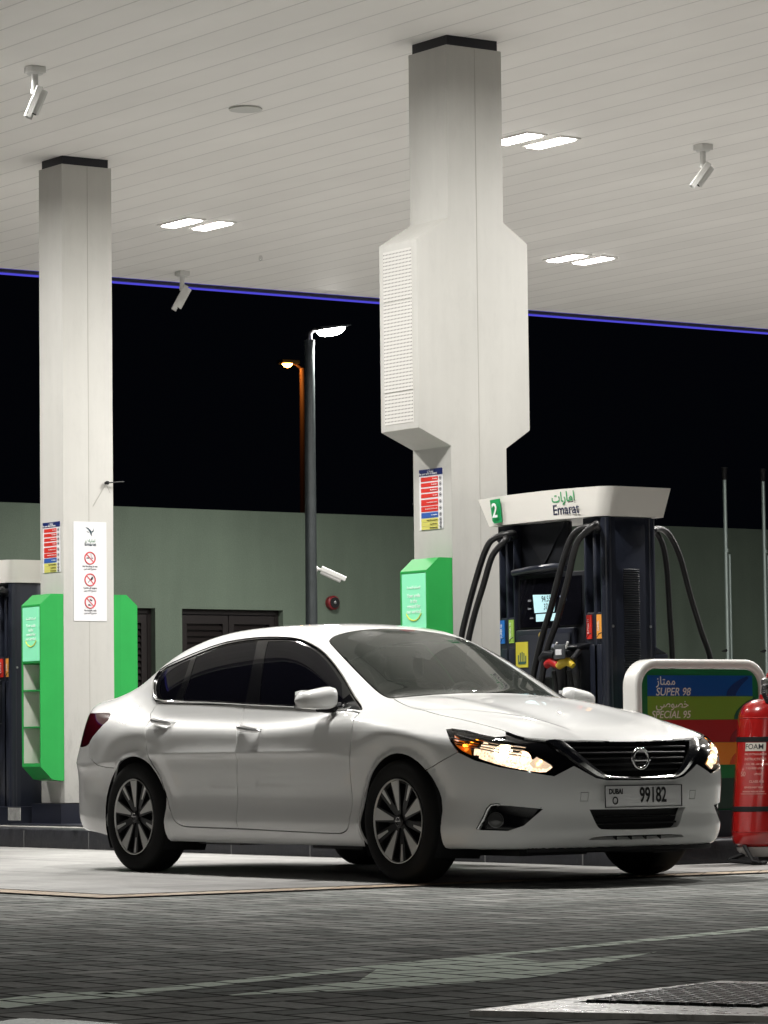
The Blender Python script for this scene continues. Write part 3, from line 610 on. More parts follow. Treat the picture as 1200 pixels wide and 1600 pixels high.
    hose([(-1.72,1.79,2.075),(-1.50,1.68,2.10),(-1.535,Y,2.048),(-1.635,Y,1.965),(-1.72,Y,1.76),(-1.835,Y,1.51),(-1.955,Y,1.30),(-2.03,1.63,1.0),(-1.95,1.66,.72),(-1.8,1.70,.8)])
    hose([(-1.62,2.24,2.085),(-1.72,2.37,2.10),(-1.75,2.47,2.065),(-1.75,2.555,1.925),(-1.75,2.635,1.68),(-1.75,2.72,1.455),(-1.75,2.80,1.24),(-1.75,2.78,.95),(-1.75,2.60,.75)],.019)
    hose([(-1.73,2.24,2.085),(-1.75,2.34,2.09),(-1.75,2.41,2.01),(-1.75,2.445,1.845),(-1.75,2.462,1.56),(-1.75,2.477,1.30),(-1.75,2.47,1.0),(-1.75,2.36,.8)],.019)
    MB().box((-2.70,1.78,.24),(-1.53,2.24,.30)).build('pump_base',PB,t)
    return t
p1=pump('black fuel pump numbered 2 with white header and looping hoses beside the big column','2')
p2=copy_tree(p1); p2['label']='black fuel pump at the left edge of the picture, mostly cut off'
p2.location=Vector(p1.location)+Vector((-7.83,.10,-.05)); p1['group']=p2['group']='fuel pumps on the island'
# green bin edge beside the far-left pump
# ---------------------------------------------------------------- fuel price board
FB=thing('fuel_board','white framed board with striped fuel grades behind the red extinguisher','sign',(-1.2,2.2,0))
def rrect(y0,y1,z0,z1,r,x,n=8,bottom=True):
    P=[]
    for cy,cz,a0 in((y1-r,z1-r,0),(y0+r,z1-r,90)):
        for q in np.linspace(a0,a0+90,n): P.append((x,cy+r*math.cos(math.radians(q)),cz+r*math.sin(math.radians(q))))
    P+= [(x,y0,z0),(x,y1,z0)]
    return P
def hoop(y0,y1,zt,r,z0=.14):
    P=[(y0,z0)]
    for q in np.linspace(180,90,10): P.append((y0+r+r*math.cos(math.radians(q)),zt-r+r*math.sin(math.radians(q))))
    for q in np.linspace(90,0,10): P.append((y1-r+r*math.cos(math.radians(q)),zt-r+r*math.sin(math.radians(q))))
    P.append((y1,z0)); return P
Ho=hoop(1.70,2.765,1.255,.17); Hi=hoop(1.757,2.708,1.198,.115); n=len(Ho); mb=MB()
V_=[(-1.165,y,z) for y,z in Ho]+[(-1.165,y,z) for y,z in Hi]+[(-1.30,y,z) for y,z in Ho]+[(-1.30,y,z) for y,z in Hi]; F_=[(0,n,3*n,2*n),(n-1,3*n-1,4*n-1,2*n-1)]
for k in range(n-1): F_+= [(k,k+1,n+k+1,n+k),(2*n+k,3*n+k,3*n+k+1,2*n+k+1),(k,2*n+k,2*n+k+1,k+1),(n+k,n+k+1,3*n+k+1,3*n+k)]
mb.add(V_,F_); mb.build('tube_frame',mat('frame_white',(.74,.73,.70),.22,coat=.5),FB,bevel=.016,seg=3)
mb=MB(); mb.prism(rrect(1.761,2.704,.30,1.194,.11,-1.20),(.012,0,0)); bp=mb.build('board',mat('board_green',(.008,.17,.055),.35),FB)
xb=-1.186
mats={'b':mat('stripe_blue',(.006,.09,.36),.3),'g':mat('stripe_lime',(.20,.38,.04),.3),'r':mat('stripe_red',(.40,.02,.022),.3),'o':mat('stripe_orange',(.75,.26,.03),.3),'d':mat('stripe_green',(.015,.19,.05),.3),'k':mat('stripe_dark',(.012,.045,.028),.35)}
for k,z0,z1 in(('b',1.028,1.155),('g',.883,1.026),('r',.742,.881),('o',.602,.740),('d',.52,.600),('k',.33,.518)):
    MB().box((xb-.003,1.81,z0),(xb,2.655,z1)).build('stripe',mats[k],bp)
dk={'b':(.003,.03,.16),'g':(.006,.09,.05),'r':(.22,.012,.02),'o':(.55,.08,.02)}
for k,z0,z1,ya in(('b',1.03,1.152,2.44),('g',.885,1.02,2.50),('r',.745,.88,2.46),('o',.605,.735,2.46)):
    P=[]; h=z1-z0
    for q in np.linspace(0,1,9): P.append((xb+.0005,ya+ .17*q**1.6+.0,z0+h*q**.8))
    for q in np.linspace(1,0,9): P.append((xb+.0005,ya+.075+.11*q**1.5,z0+h*.9*q))
    mb=MB(); mb.prism(P,(.0012,0,0)); mb.build('wing_swoosh',mat('swoosh_'+k,dk[k],.4),bp)
CREAM=mat('board_lettering',(.85,.83,.74),.5)
def btext(s,y,z,size,al='LEFT',sh=0): text('board_text',s,size,CREAM,(xb,y,z),(0,1,0),(0,0,1),bp,align=al,shear=sh,bold=.0006,lift=.002)
btext('\ufeef'[:0]+'\ufeaf\ufe8e\ufe98\ufee4\ufee3',1.878,1.118,.072); btext('SUPER 98',1.872,1.052,.068,sh=.22)
btext('\ufef2\ufebb\ufeee\ufebc\ufea7',1.872,.978,.072); btext('SPECIAL 95',1.835,.912,.064,sh=.22)
btext('E-PLUS 91',1.872,.77,.068,sh=.22); btext('DIESEL',1.872,.64,.068,sh=.22)
mb=MB(); mb.box((-1.25,1.78,.156),(-1.15,2.64,.32)); mb.build('foot_rail',NAVY,FB)
# ---------------------------------------------------------------- wheeled foam extinguisher
EXT=thing('fire_extinguisher','large red foam extinguisher leaning on its black foot at the right edge','extinguisher',(-.72,2.315,0))
RP=mat('extinguisher_red',(.36,.010,.009),.22,coat=1,noise=.06,nscale=5)
def L(p,lean=math.radians(5.6)):
    # lean towards +y/-x (to the right in the photo)
    x,y,z=p; k=math.tan(lean)*z; return Vector((-.72+x-.42*k*0,2.262+y+k,z))
def lath(prof,name,m,parent,n=40):
    mb=MB(); v=[];f=[]
    for r,h in prof:
        for k in range(n):
            a=2*math.pi*k/n; v.append(L((r*math.cos(a),r*math.sin(a),h)))
    for i in range(len(prof)-1):
        for k in range(n): f.append((i*n+k,i*n+(k+1)%n,(i+1)*n+(k+1)%n,(i+1)*n+k))
    f+=[tuple(range(n-1,-1,-1)),tuple((len(prof)-1)*n+k for k in range(n))]
    mb.add(v,f,True); return mb.build(name,m,parent)
R_=.165
cyl=lath([(.001,.085),(.06,.088),(.11,.10),(.148,.125),(.163,.165),(R_,.20),(R_,.88),(.162,.90),(.158,.925),(.135,.965),(.09,.993),(.045,1.003),(.04,1.03),(.001,1.03)],'cylinder',RP,EXT)
for h in(.198,.885): lath([(R_-.002,h-.004),(R_+.0025,h),(R_-.002,h+.004)],'weld_seam',RP,cyl)
for h in(.755,.335): lath([(R_-.001,h-.016),(R_+.003,h-.014),(R_+.003,h+.014),(R_-.001,h+.016)],'strap',BLACKM,EXT)
lath([(.030,1.03),(.034,1.06),(.028,1.075),(.036,1.09),(.036,1.12),(.02,1.13),(.001,1.13)],'valve',mat('brass_grey',(.20,.20,.19),.35,metal=.8),EXT)
mb=MB(); mb.tube([L((0,-.01,1.12)),L((.02,.01,1.165)),L((.04,.10,1.18))],.010,8); mb.tube([L((0,0,1.14)),L((.0,.05,1.19))],.012,8); mb.build('lever',RP,EXT)
mb=MB(); hp=[L((.03,-.02,1.08)),L((.06,-.075,1.075)),L((.085,-.095,1.03)),L((.10,-.07,.98)),L((.115,-.02,.94)),L((.15,.05,.90)),L((.18,.10,.84))]
o=[]
for i in range(len(hp)-1):
    for q in np.linspace(0,1,10)[:-1]: o.append(hp[i].lerp(hp[i+1],q))
mb.tube(o,[.0135 if k%2 else .0165 for k in range(len(o))],8); mb.build('hose',BLACKM,EXT)
# label band: FOAM panel and the printed instructions, curved onto the cylinder
def curved(name,a0,a1,z0,z1,m,parent,rr=R_+.0015,n=12):
    mb=MB(); v=[];f=[]
    for i in range(n+1):
        a=math.radians(a0+(a1-a0)*i/n)
        for z in(z0,z1): v.append(L((rr*math.cos(a),rr*math.sin(a),z)))
    for i in range(n): f.append((2*i,2*i+2,2*i+3,2*i+1))
    mb.add(v,f,True); return mb.build(name,m,parent)
# the camera looks along (-.82,.57): the cylinder's visible middle is at -35 degrees
lb=curved('label',-82,-36,.685,.735,mat('label_cream',(.66,.62,.55),.5),cyl)
def ctext(s,size,amid,z,m,parent,rr=R_+.0025,sx=1):
    c=bpy.data.curves.new('t','FONT'); c.body=s; c.size=size; c.align_x='CENTER'; c.align_y='CENTER'; c.offset=.0005
    o=bpy.data.objects.new('tmp',c); COL.objects.link(o); bpy.context.view_layer.update()
    me=bpy.data.meshes.new_from_object(o.evaluated_get(bpy.context.evaluated_depsgraph_get())); bpy.data.objects.remove(o)
    me.materials.clear(); me.materials.append(m)
    for v in me.vertices:
        a=math.radians(amid)+v.co.x*sx/rr; v.co=L((rr*math.cos(a),rr*math.sin(a),z+v.co.y))
    me.name='label_text'; o=bpy.data.objects.new('label_text',me); COL.objects.link(o); attach(o,parent); return o
ctext('FOAM',.044,-61,.710,INK,lb)
LP=mat('faded_print',(.62,.30,.26),.5)
for s,sz,am,z in(('FIRE EXTINGUISHER',.016,-58,.665),('INSTRUCTIONS',.020,-58,.635),('1. PULL PIN',.014,-70,.605),('2. AIM NOZZLE',.014,-44,.605),('3. SQUEEZE LEVER',.014,-58,.580),('50',.040,-84,.545),('LITRES',.016,-50,.545),('CLASS A B',.020,-52,.50),('SERVICE EVERY YEAR',.013,-58,.465),('WORKING PRESSURE 15 BAR',.011,-58,.44)): ctext(s,sz,am,z,LP,cyl)
a=curved('print_frame',-88,-30,.425,.428,LP,cyl)
lath([(.05,.045),(.09,.05),(.125,.085),(.13,.105),(.10,.11)],'foot_cup',mat('foot_white',(.42,.40,.38),.5),EXT)
mb=MB()
for s in(-1,1): mb.tube([L((.02,.13*s,.12)),L((.13,.145*s,.02)),L((.17,.12*s,.014)),L((.10,.02*s,.015))],.013,8)
mb.tube([L((.17,-.12,.014)),L((-.02,-.155,.02)),L((-.12,-.12,.02))],.013,8); mb.tube([L((.17,.12,.014)),L((0,.17,.03)),L((-.12,.12,.03))],.013,8)
mb.tube([L((-.10,-.13,.03)),L((.08,-.05,.10))],.014,8)
mb.build('foot_frame',BLACKM,EXT)
# ---------------------------------------------------------------- behind the forecourt
def wallm():
    m,nt,b=nmat('green_grey_render'); X=NX(nt); P,x,y,z=X.pos()
    n=X.noise(P,.5,5); n2=X.noise(P,60.,4); n3=X.noise(X.comb(0.,X.m('MULTIPLY',y,3.),X.m('MULTIPLY',z,.4)),1.,4)
    c=X.scale((.092,.122,.093),X.m('MULTIPLY',X.m('MULTIPLY',X.rng(n,.3,.7,.85,1.1),X.rng(n2,.3,.7,.9,1.1)),X.rng(n3,.35,.65,.93,1.04)))
    nt.links.new(c,b.inputs['Base Color']); b.inputs['Roughness'].default_value=.85; X.bump(n2,.3,.004,b); return m
WALLM=wallm()
BLD=thing('service_building','low flat-topped grey-green building behind the pumps','building',(-23,20,0))
xw=-19.8
holes=[(8.75,9.53),(9.90,11.33)]
mb=MB(); ys=[7.30]
for a,b in holes: ys+=[a,b]
ys.append(45)
for i in range(0,len(ys),2): mb.box((xw-.3,ys[i],0),(xw,ys[i+1],2.43))
mb.box((xw-.3,7.30,2.43),(xw,45,3.62)); mb.box((-27,7.30,0),(xw-.3,7.6,3.62)); mb.box((-27,7.6,3.5),(xw-.3,45,3.62))
mb.build('wall',WALLM,BLD)
DM=mat('door_bronze',(.016,.013,.013),.32,metal=.3)
def louvre_door(y0,y1,n):
    w=(y1-y0-.08)/n; xd=xw-.10
    d=MB(); d.box((xd-.05,y0,2.37),(xd,y1,2.43)); d.box((xd-.05,y0,0),(xd,y0+.05,2.37)); d.box((xd-.05,y1-.05,0),(xd,y1,2.37)); fr=d.build('door_frame',DM,BLD)
    for k in range(n):
        a=y0+.05+k*(y1-y0-.1)/n; b=a+(y1-y0-.1)/n; l=MB()
        l.box((xd-.045,a+.005,.02),(xd-.005,a+.08,2.36)); l.box((xd-.045,b-.08,.02),(xd-.005,b-.005,2.36)); l.box((xd-.045,a+.08,2.26),(xd-.005,b-.08,2.36)); l.box((xd-.045,a+.08,.02),(xd-.005,b-.08,.2))
        z=2.24
        while z>.22: l.prism([(xd-.05,a+.08,z),(xd-.012,a+.08,z-.055),(xd-.008,a+.08,z-.050),(xd-.046,a+.08,z+.005)],(0,b-a-.16,0)); z-=.075
        l.box((xd-.055,a+.1,.1),(xd-.050,b-.1,2.3))
        l.build('louvre_door',DM,BLD)
louvre_door(8.75,9.53,1); louvre_door(9.90,11.33,2)
a=MB(); a.lathe([(.05,0),(.085,.005),(.085,.07),(.07,.085),(.001,.09)],(xw,12.03,2.53),'x',20); be=a.build('alarm_bell',mat('bell_red',(.16,.01,.015),.35)); tag(be,'small dark red alarm bell on the grey-green wall','alarm')
a=MB(); a.lathe([(.066,0),(.066,.006),(.001,.008)],(xw+.088,12.03,2.53),'x',18); a.build('bell_face',BLACKM,be)
a=MB(); a.lathe([(.022,0),(.018,.012),(.001,.014)],(xw+.094,12.03,2.53),'x',12); a.build('bell_cap',STEEL,be)
# ---- street lamps
POLE=mat('pole_grey',(.055,.065,.068),.35,metal=.3,noise=.25,nscale=8)
sl=thing('street_lamp','tall dark pole with a glaring white lamp behind the car','street lamp',(-16,9.2,0))
a=MB(); a.tube([(-16,9.21,0),(-16,9.215,3.9),(-16,9.22,5.14)],[.072,.060,.054],20); a.tube([(-16,9.22,5.14),(-16,9.22,5.20)],.06,20); a.build('pole',POLE,sl)
a=MB(); a.tube([(-16,9.22,5.18),(-16,9.22,5.27),(-16,9.26,5.31),(-16,9.34,5.325)],[.035,.035,.03,.03],12); a.build('neck',STEEL,sl)
hd=MB(); hd.prism([(-16.12,9.31,5.305),(-16.12,9.70,5.375),(-16.12,9.70,5.395),(-16.12,9.31,5.345)],(.24,0,0)); h=hd.build('lamp_head',POLE,sl,bevel=.008)
e=MB(); n_=20; V_=[];F_=[]
for k,(rr,dd) in enumerate(((1,0),(.97,.03),(.8,.065),(.45,.085),(.03,.09))):
    for j in range(n_):
        t_=2*math.pi*j/n_; yy_=9.505+.175*rr*math.cos(t_); V_.append((-16+.115*rr*math.sin(t_),yy_,5.318+(yy_-9.33)*.18-dd))
for k in range(4):
    for j in range(n_): F_.append((k*n_+j,k*n_+(j+1)%n_,(k+1)*n_+(j+1)%n_,(k+1)*n_+j))
e.add(V_,F_,True); e.build('lamp_glass',emit('street_led',(1,.96,.9),90),h)
l=bpy.data.lights.new('street_light','SPOT'); l.energy=900; l.color=(1,.97,.9); l.spot_size=math.radians(165); l.spot_blend=.6; l.shadow_soft_size=.12
lo=bpy.data.objects.new('street_light',l); COL.objects.link(lo); lo.location=(-16,9.5,5.20); attach(lo,sl)
ol=thing('street_lamp','distant slim pole with an orange glowing lamp behind the near lamp pole','street lamp',(-60,38.2,0))
a=MB(); a.tube([(-60,38.25,0),(-60,38.3,10.75)],[.09,.06],12); a.tube([(-60,38.3,10.72),(-60,38.1,10.85),(-60,37.6,10.88)],.035,8); a.build('pole',mat('pole_rust',(.20,.11,.06),.5),ol)
a=MB(); a.box((-60.15,37.6,10.84),(-59.85,38.15,10.94)); oh=a.build('lamp_head',POLE,ol,bevel=.02)
a=MB(); a.lathe([(.001,-.10),(.09,-.07),(.14,0),(.001,.0)],(-60,37.85,10.84),n=14); a.build('lamp_glass',emit('sodium',(1,.36,.06),60),oh)
l=bpy.data.lights.new('sodium_light','POINT'); l.energy=25; l.color=(1,.42,.10); l.shadow_soft_size=.15
lo=bpy.data.objects.new('sodium_light',l); COL.objects.link(lo); lo.location=(-59.2,37.85,10.4); attach(lo,ol)
# ---- vent pipes
GALV=mat('galvanised',(.30,.36,.34),.35,metal=.6)
for k,(y,lab) in enumerate(((16.83,'thin galvanised vent pipe with black cap, left of the pair behind the board'),(17.47,'thin galvanised vent pipe with black cap, right of the pair behind the board'))):
    t=thing('vent_pipe',lab,'pipe',(-18,y,0),group='tank vent pipes by the wall')
    a=MB(); a.tube([(-18,y,0),(-18,y-.01,4.08)],.026,12); a.tube([(-18,y,3.17),(-18,y,3.21)],.034,12); a.build('riser',GALV,t)
    a=MB(); a.tube([(-18,y+.055,0),(-18,y+.05,3.14)],.017,10); a.build('side_pipe',GALV,t)
    a=MB(); a.tube([(-18,y-.01,4.08),(-18,y-.01,4.20),(-18,y-.01,4.24)],[.034,.034,.045],12); a.build('cap',BLACKM,t)
    a=MB(); a.tube([(-18,y-.08,1.92),(-18,y-.03,1.93),(-18,y+.02,1.92)],[.012,.02,.012],8); a.tube([(-18,y-.10,1.92),(-18,y-.05,1.92)],.008,6); a.build('valve',BLACKM,t)
# ---- cctv cameras
CW=mat('camera_white',(.66,.66,.64),.35)
def cctv(label,base,aim,hang=.17,L=.26,wall=False):
    t=thing('security_camera',label,'camera',base)
    b=Vector(base); a=MB()
    if not wall:
        a.lathe([(.060,0),(.060,-.045),(.052,-.055),(.001,-.056)],b,n=20); a.box((b.x-.05,b.y-.055,b.z-.045),(b.x+.06,b.y+.055,b.z-.002))
        a.build('mount',CW,t)
        j=b+Vector((0,0,-hang)); s=MB(); s.tube([b+Vector((0,0,-.05)),j],.024,12); s.lathe([(.001,-.03),(.026,-.02),(.03,0),(.026,.02),(.001,.03)],j,n=14); s.build('stem',CW,t)
    else:
        j=b+Vector((0,.10,-.02)); s=MB(); s.lathe([(.03,0),(.03,.02),(.001,.021)],b,'y',14); s.tube([b,b+Vector((0,.04,.0)),j],.014,10); s.build('bracket',CW,t)
    d=Vector(aim).normalized(); up=(Vector((0,0,1))-d*d.z).normalized(); w=d.cross(up)
    o=j-up*.045+d*-.01 if not wall else j-up*.0
    def P(f,u,s_): return o+d*f+up*u+w*s_
    body=[]
    for f in(-.02,L-.04):
        body+= [P(f,-.035,-.028),P(f,-.045,0),P(f,-.035,.028),P(f,0,.038),P(f,.03,.034),P(f,.03,-.034),P(f,0,-.038)]
    s=MB(); s.add(body,[tuple(range(7))[::-1],tuple(range(7,14))]+[(i,(i+1)%7,(i+1)%7+7,i+7) for i in range(7)]); bo=s.build('housing',CW,t,bevel=.004)
    s=MB(); q=[(.036,-.044),(.040,-.044),(.040,.044),(.036,.044),(-.01,.047),(-.01,.051),(.044,.048),(.047,.0),(.044,-.048),(-.01,-.051),(-.01,-.047)]
    q=[(-.005,-.050),(.035,-.047),(.044,-.03),(.044,.03),(.035,.047),(-.005,.050),(-.005,.046),(.032,.043),(.040,.028),(.040,-.028),(.032,-.043),(-.005,-.046)]
    s.prism([P(-.03,u,v) for u,v in q],d*(L+.03)); s.build('sunshield',CW,bo)
    s=MB(); c=P(L-.042,-.005,0); M3=Matrix((w,up,d)).transposed(); s.lathe([(.024,0),(.024,.006),(.018,.007),(.001,.008)],c,n=16,M=M3); s.build('lens',PG,bo)
    return t
cctv('white security camera hanging at the top left under the ceiling',(-5.66,.05,HC),(-.22,-.32,-.92),L=.20)
cctv('white security camera hanging at the right under the ceiling',(-5.63,6.09,HC),(-.34,-.48,-.80),L=.20)
cctv('white security camera hanging against the dark sky at the far canopy edge',(-13.92,6.32,HC),(-.25,-.40,-.88),L=.24)
cctv('white security camera clamped to the dark lamp pole',(-16,9.27,2.70),(.42,.72,-.38),L=.26,wall=True)
# unseen copy of the lamp, added behind the camera to fill bumper and foreground
fill_lamp=copy_tree(sl); d_=Vector((17.5,-13.5,0))-Vector((-16,9.2,0)); fill_lamp.location=Vector((17.5,-13.5,0)); fill_lamp['label']='added fill lamp copied from the street lamp, behind the photographer, outside the picture'
for c_ in kids(fill_lamp):
    if c_.type=='LIGHT': c_.data=c_.data.copy(); c_.data.energy=1050; c_.data.spot_size=math.radians(178); c_.data.spot_blend=.12
# ---------------------------------------------------------------- car surface as a smooth field
class Spl:
    """natural cubic spline"""
    def __init__(s,pts):
        x=np.array([p[0] for p in pts],float);y=np.array([p[1] for p in pts],float);n=len(x)
        h=np.diff(x);A=np.eye(n);b=np.zeros(n)
        for i in range(1,n-1):
            A[i,i-1]=h[i-1];A[i,i]=2*(h[i-1]+h[i]);A[i,i+1]=h[i]
            b[i]=6*((y[i+1]-y[i])/h[i]-(y[i]-y[i-1])/h[i-1])
        s.x,s.y,s.m,s.h=x,y,np.linalg.solve(A,b),h
    def __call__(s,q):
        q=np.asarray(q,float);i=np.clip(np.searchsorted(s.x,q)-1,0,len(s.x)-2)
        qc=np.clip(q,s.x[0],s.x[-1])
        a=s.x[i+1]-qc;b=qc-s.x[i];h=s.h[i];m=s.m
        v=(m[i]*a**3+m[i+1]*b**3)/(6*h)+(s.y[i]/h-m[i]*h/6)*a+(s.y[i+1]/h-m[i+1]*h/6)*b
        d0=(s.y[1]-s.y[0])/s.h[0]-s.m[1]*s.h[0]/6
        d1=(s.y[-1]-s.y[-2])/s.h[-1]+s.m[-2]*s.h[-1]/6
        return v+np.where(q<s.x[0],(q-s.x[0])*d0,0)+np.where(q>s.x[-1],(q-s.x[-1])*d1,0)
def smax(a,b,k):
    k=k*1.5; h=np.maximum(k-np.abs(a-b),0)/k; return np.maximum(a,b)+k*h**3/6
def smin(a,b,k): return -smax(-a,-b,k)
def sst(a,b,x):
    t=np.clip((x-a)/(b-a),0,1);return t*t*(3-2*t)
Wp=Spl([(-4.0,.725),(-3.8,.785),(-3.6,.823),(-3.2,.870),(-2.776,.898),(-2.2,.905),(-1.4,.908),(-.6,.908),(0,.902),(.3,.888),(.5,.862),(.7,.80),(.85,.72),(1.0,.60)])
Sz=Spl([(.12,-.10),(.19,-.055),(.25,-.022),(.31,-.005),(.36,-.012),(.42,-.024),(.50,-.022),(.60,-.011),(.70,-.002),(.78,0),(.86,-.012),(.92,-.034),(1.0,-.075),(1.1,-.14)])
Zt=Spl([(-3.95,1.02),(-3.84,1.055),(-3.6,1.068),(-3.3,1.06),(-2.9,1.03),(-2.0,1.0),(-1.0,1.0),(-.5,1.03),(-.3,1.012),(0,.972),(.3,.922),(.55,.872),(.75,.820),(.87,.775),(.95,.735),(1.05,.66)])
Xn=Spl([(.10,.84),(.17,.895),(.22,.935),(.28,.955),(.36,.952),(.45,.972),(.52,.978),(.60,.968),(.68,.945),(.74,.918),(.80,.87)])
Xs=Spl([(0,0),(.2,.006),(.35,.022),(.5,.055),(.62,.105),(.72,.18),(.80,.30),(.86,.46)])
Xrn=Spl([(.2,-3.80),(.3,-3.86),(.45,-3.885),(.62,-3.88),(.8,-3.835),(.95,-3.80),(1.06,-3.83),(1.12,-3.85)])
Zr=Spl([(-4.0,.86),(-3.7,1.0),(-3.5,1.095),(-3.3,1.18),(-3.05,1.30),(-2.75,1.397),(-2.4,1.452),(-2.05,1.468),(-1.75,1.470),(-1.45,1.447),(-1.22,1.390),(-1.0,1.300),(-.7,1.160),(-.42,1.028),(-.1,.875)])
Wb=Spl([(-3.8,.56),(-3.5,.635),(-3.2,.69),(-2.9,.748),(-2.5,.793),(-2.0,.812),(-1.3,.812),(-.8,.798),(-.4,.762),(0,.70)])
def Fcar(x,y,z):
    y=np.abs(y)
    W=Wp(x)+Sz(z)
    W=W+(.026*np.exp(-((z-.45)/.20)**2))*sst(-3.1,-3.5,x)
    for wx in(0.,-2.776):
        r=np.sqrt((x-wx)**2+(z-.33)**2)
        W=W-.010*(1-sst(.40,.50,r))*sst(.2,.5,z)+.012*(1-sst(.365,.40,r))+.006*np.exp(-((r-.53)/.06)**2)*sst(.5,.75,z)
    for hx,hz in((-2.455,.895),(-1.432,.84)):
        W=W-.012*np.exp(-(((x-hx)/.062)**2+((z-hz+.006)/.050)**2)**1.1)
    # waist line running through the door handles and the flowing crest of the front wing
    zc=.885+.035*sst(-1.2,-3.2,x)
    cr=1-sst(.0,.85,y)
    Zc=Zt(x)-.030*(y/.6)**2-.075*sst(.55,.95,y)
    # hood: raised outer planes and a shallow centre
    fw=sst(-.5,-.1,x)*(1-sst(.6,.9,x))
    Zc=Zc-.010*fw*np.exp(-((y-.62)/.05)**2)+.012*fw*np.exp(-((y-.42)/.10)**2)
    # V crease towards the grille
    yv=.30+.45*np.clip((.9-x)/1.2,0,1)
    Zc=Zc+.008*np.exp(-((y-yv)/.035)**2)*sst(-.4,.2,x)*(1-sst(.75,.9,x))
    top=z-Zc
    side=y-W
    nose=(x-(Xn(z)-Xs(y)))*.95
    # bumper: forward chin in the middle and recess beside it
    rear=((Xrn(z)+Xs(y)*.75)-x)*.95
    zb=.185+.02*sst(-.3,.4,x)*0+.05*sst(-2.9,-3.6,x)
    bot=zb-z
    kt=.044+.05*sst(-2.6,-3.4,x)+.035*sst(.2,.7,x)
    f=smax(side,nose,.10)
    f=smax(f,rear,.16)
    f=smax(f,top,kt)
    f=smax(f,bot,.03)
    # cabin
    xs=x+y*y*.26*np.tanh((x+2.)/.5)
    slope=1/np.sqrt(1+.45**2)
    roof=(z-Zr(xs)+.09*y*y)*.93
    dz=z-.95
    cs=(y-(Wb(x)-.36*dz-.36*dz*np.abs(dz)))*.92
    g=smax(roof,cs,.10)
    g=smax(smax(g,.7-z,.02),-3.72-x,.03)
    kb=.035+.11*sst(-2.55,-3.1,x)
    return smin(f,g,kb)
def grad(P,e=2e-3):
    x,y,z=P.T
    g=np.stack([Fcar(x+e,y,z)-Fcar(x-e,y,z),Fcar(x,y+e,z)-Fcar(x,y-e,z),Fcar(x,y,z+e)-Fcar(x,y,z-e)],-1)
    return g/np.maximum(np.linalg.norm(g,axis=1,keepdims=True),1e-9)
ZO=.62;XF=.25;XR=-3.1
def car_grid(dx=.025,nphi=121,nf=40):
    phi=np.radians(np.linspace(-90,90,nphi))
    cols=[]
    for k in range(nf,0,-1): cols.append((XR,-np.pi/2*k/nf))
    for x in np.linspace(XR,XF,int(round((XF-XR)/dx))+1): cols.append((x,0.))
    for k in range(1,nf+1): cols.append((XF,np.pi/2*k/nf))
    O=np.zeros((len(cols),nphi,3));D=np.zeros_like(O)
    for i,(x,ps) in enumerate(cols):
        O[i]=[x,0,ZO]
        D[i,:,0]=np.sin(ps);D[i,:,1]=-np.cos(ps)*np.cos(phi);D[i,:,2]=np.cos(ps)*np.sin(phi)
    D[:,0,1]=0;D[:,-1,1]=0
    lo=np.zeros(O.shape[:2]);hi=np.full(O.shape[:2],1.5)
    for _ in range(34):
        m=(lo+hi)/2;P=O+D*m[...,None]
        ins=Fcar(P[...,0],P[...,1],P[...,2])<0
        lo=np.where(ins,m,lo);hi=np.where(ins,hi,m)
    return O+D*lo[...,None]
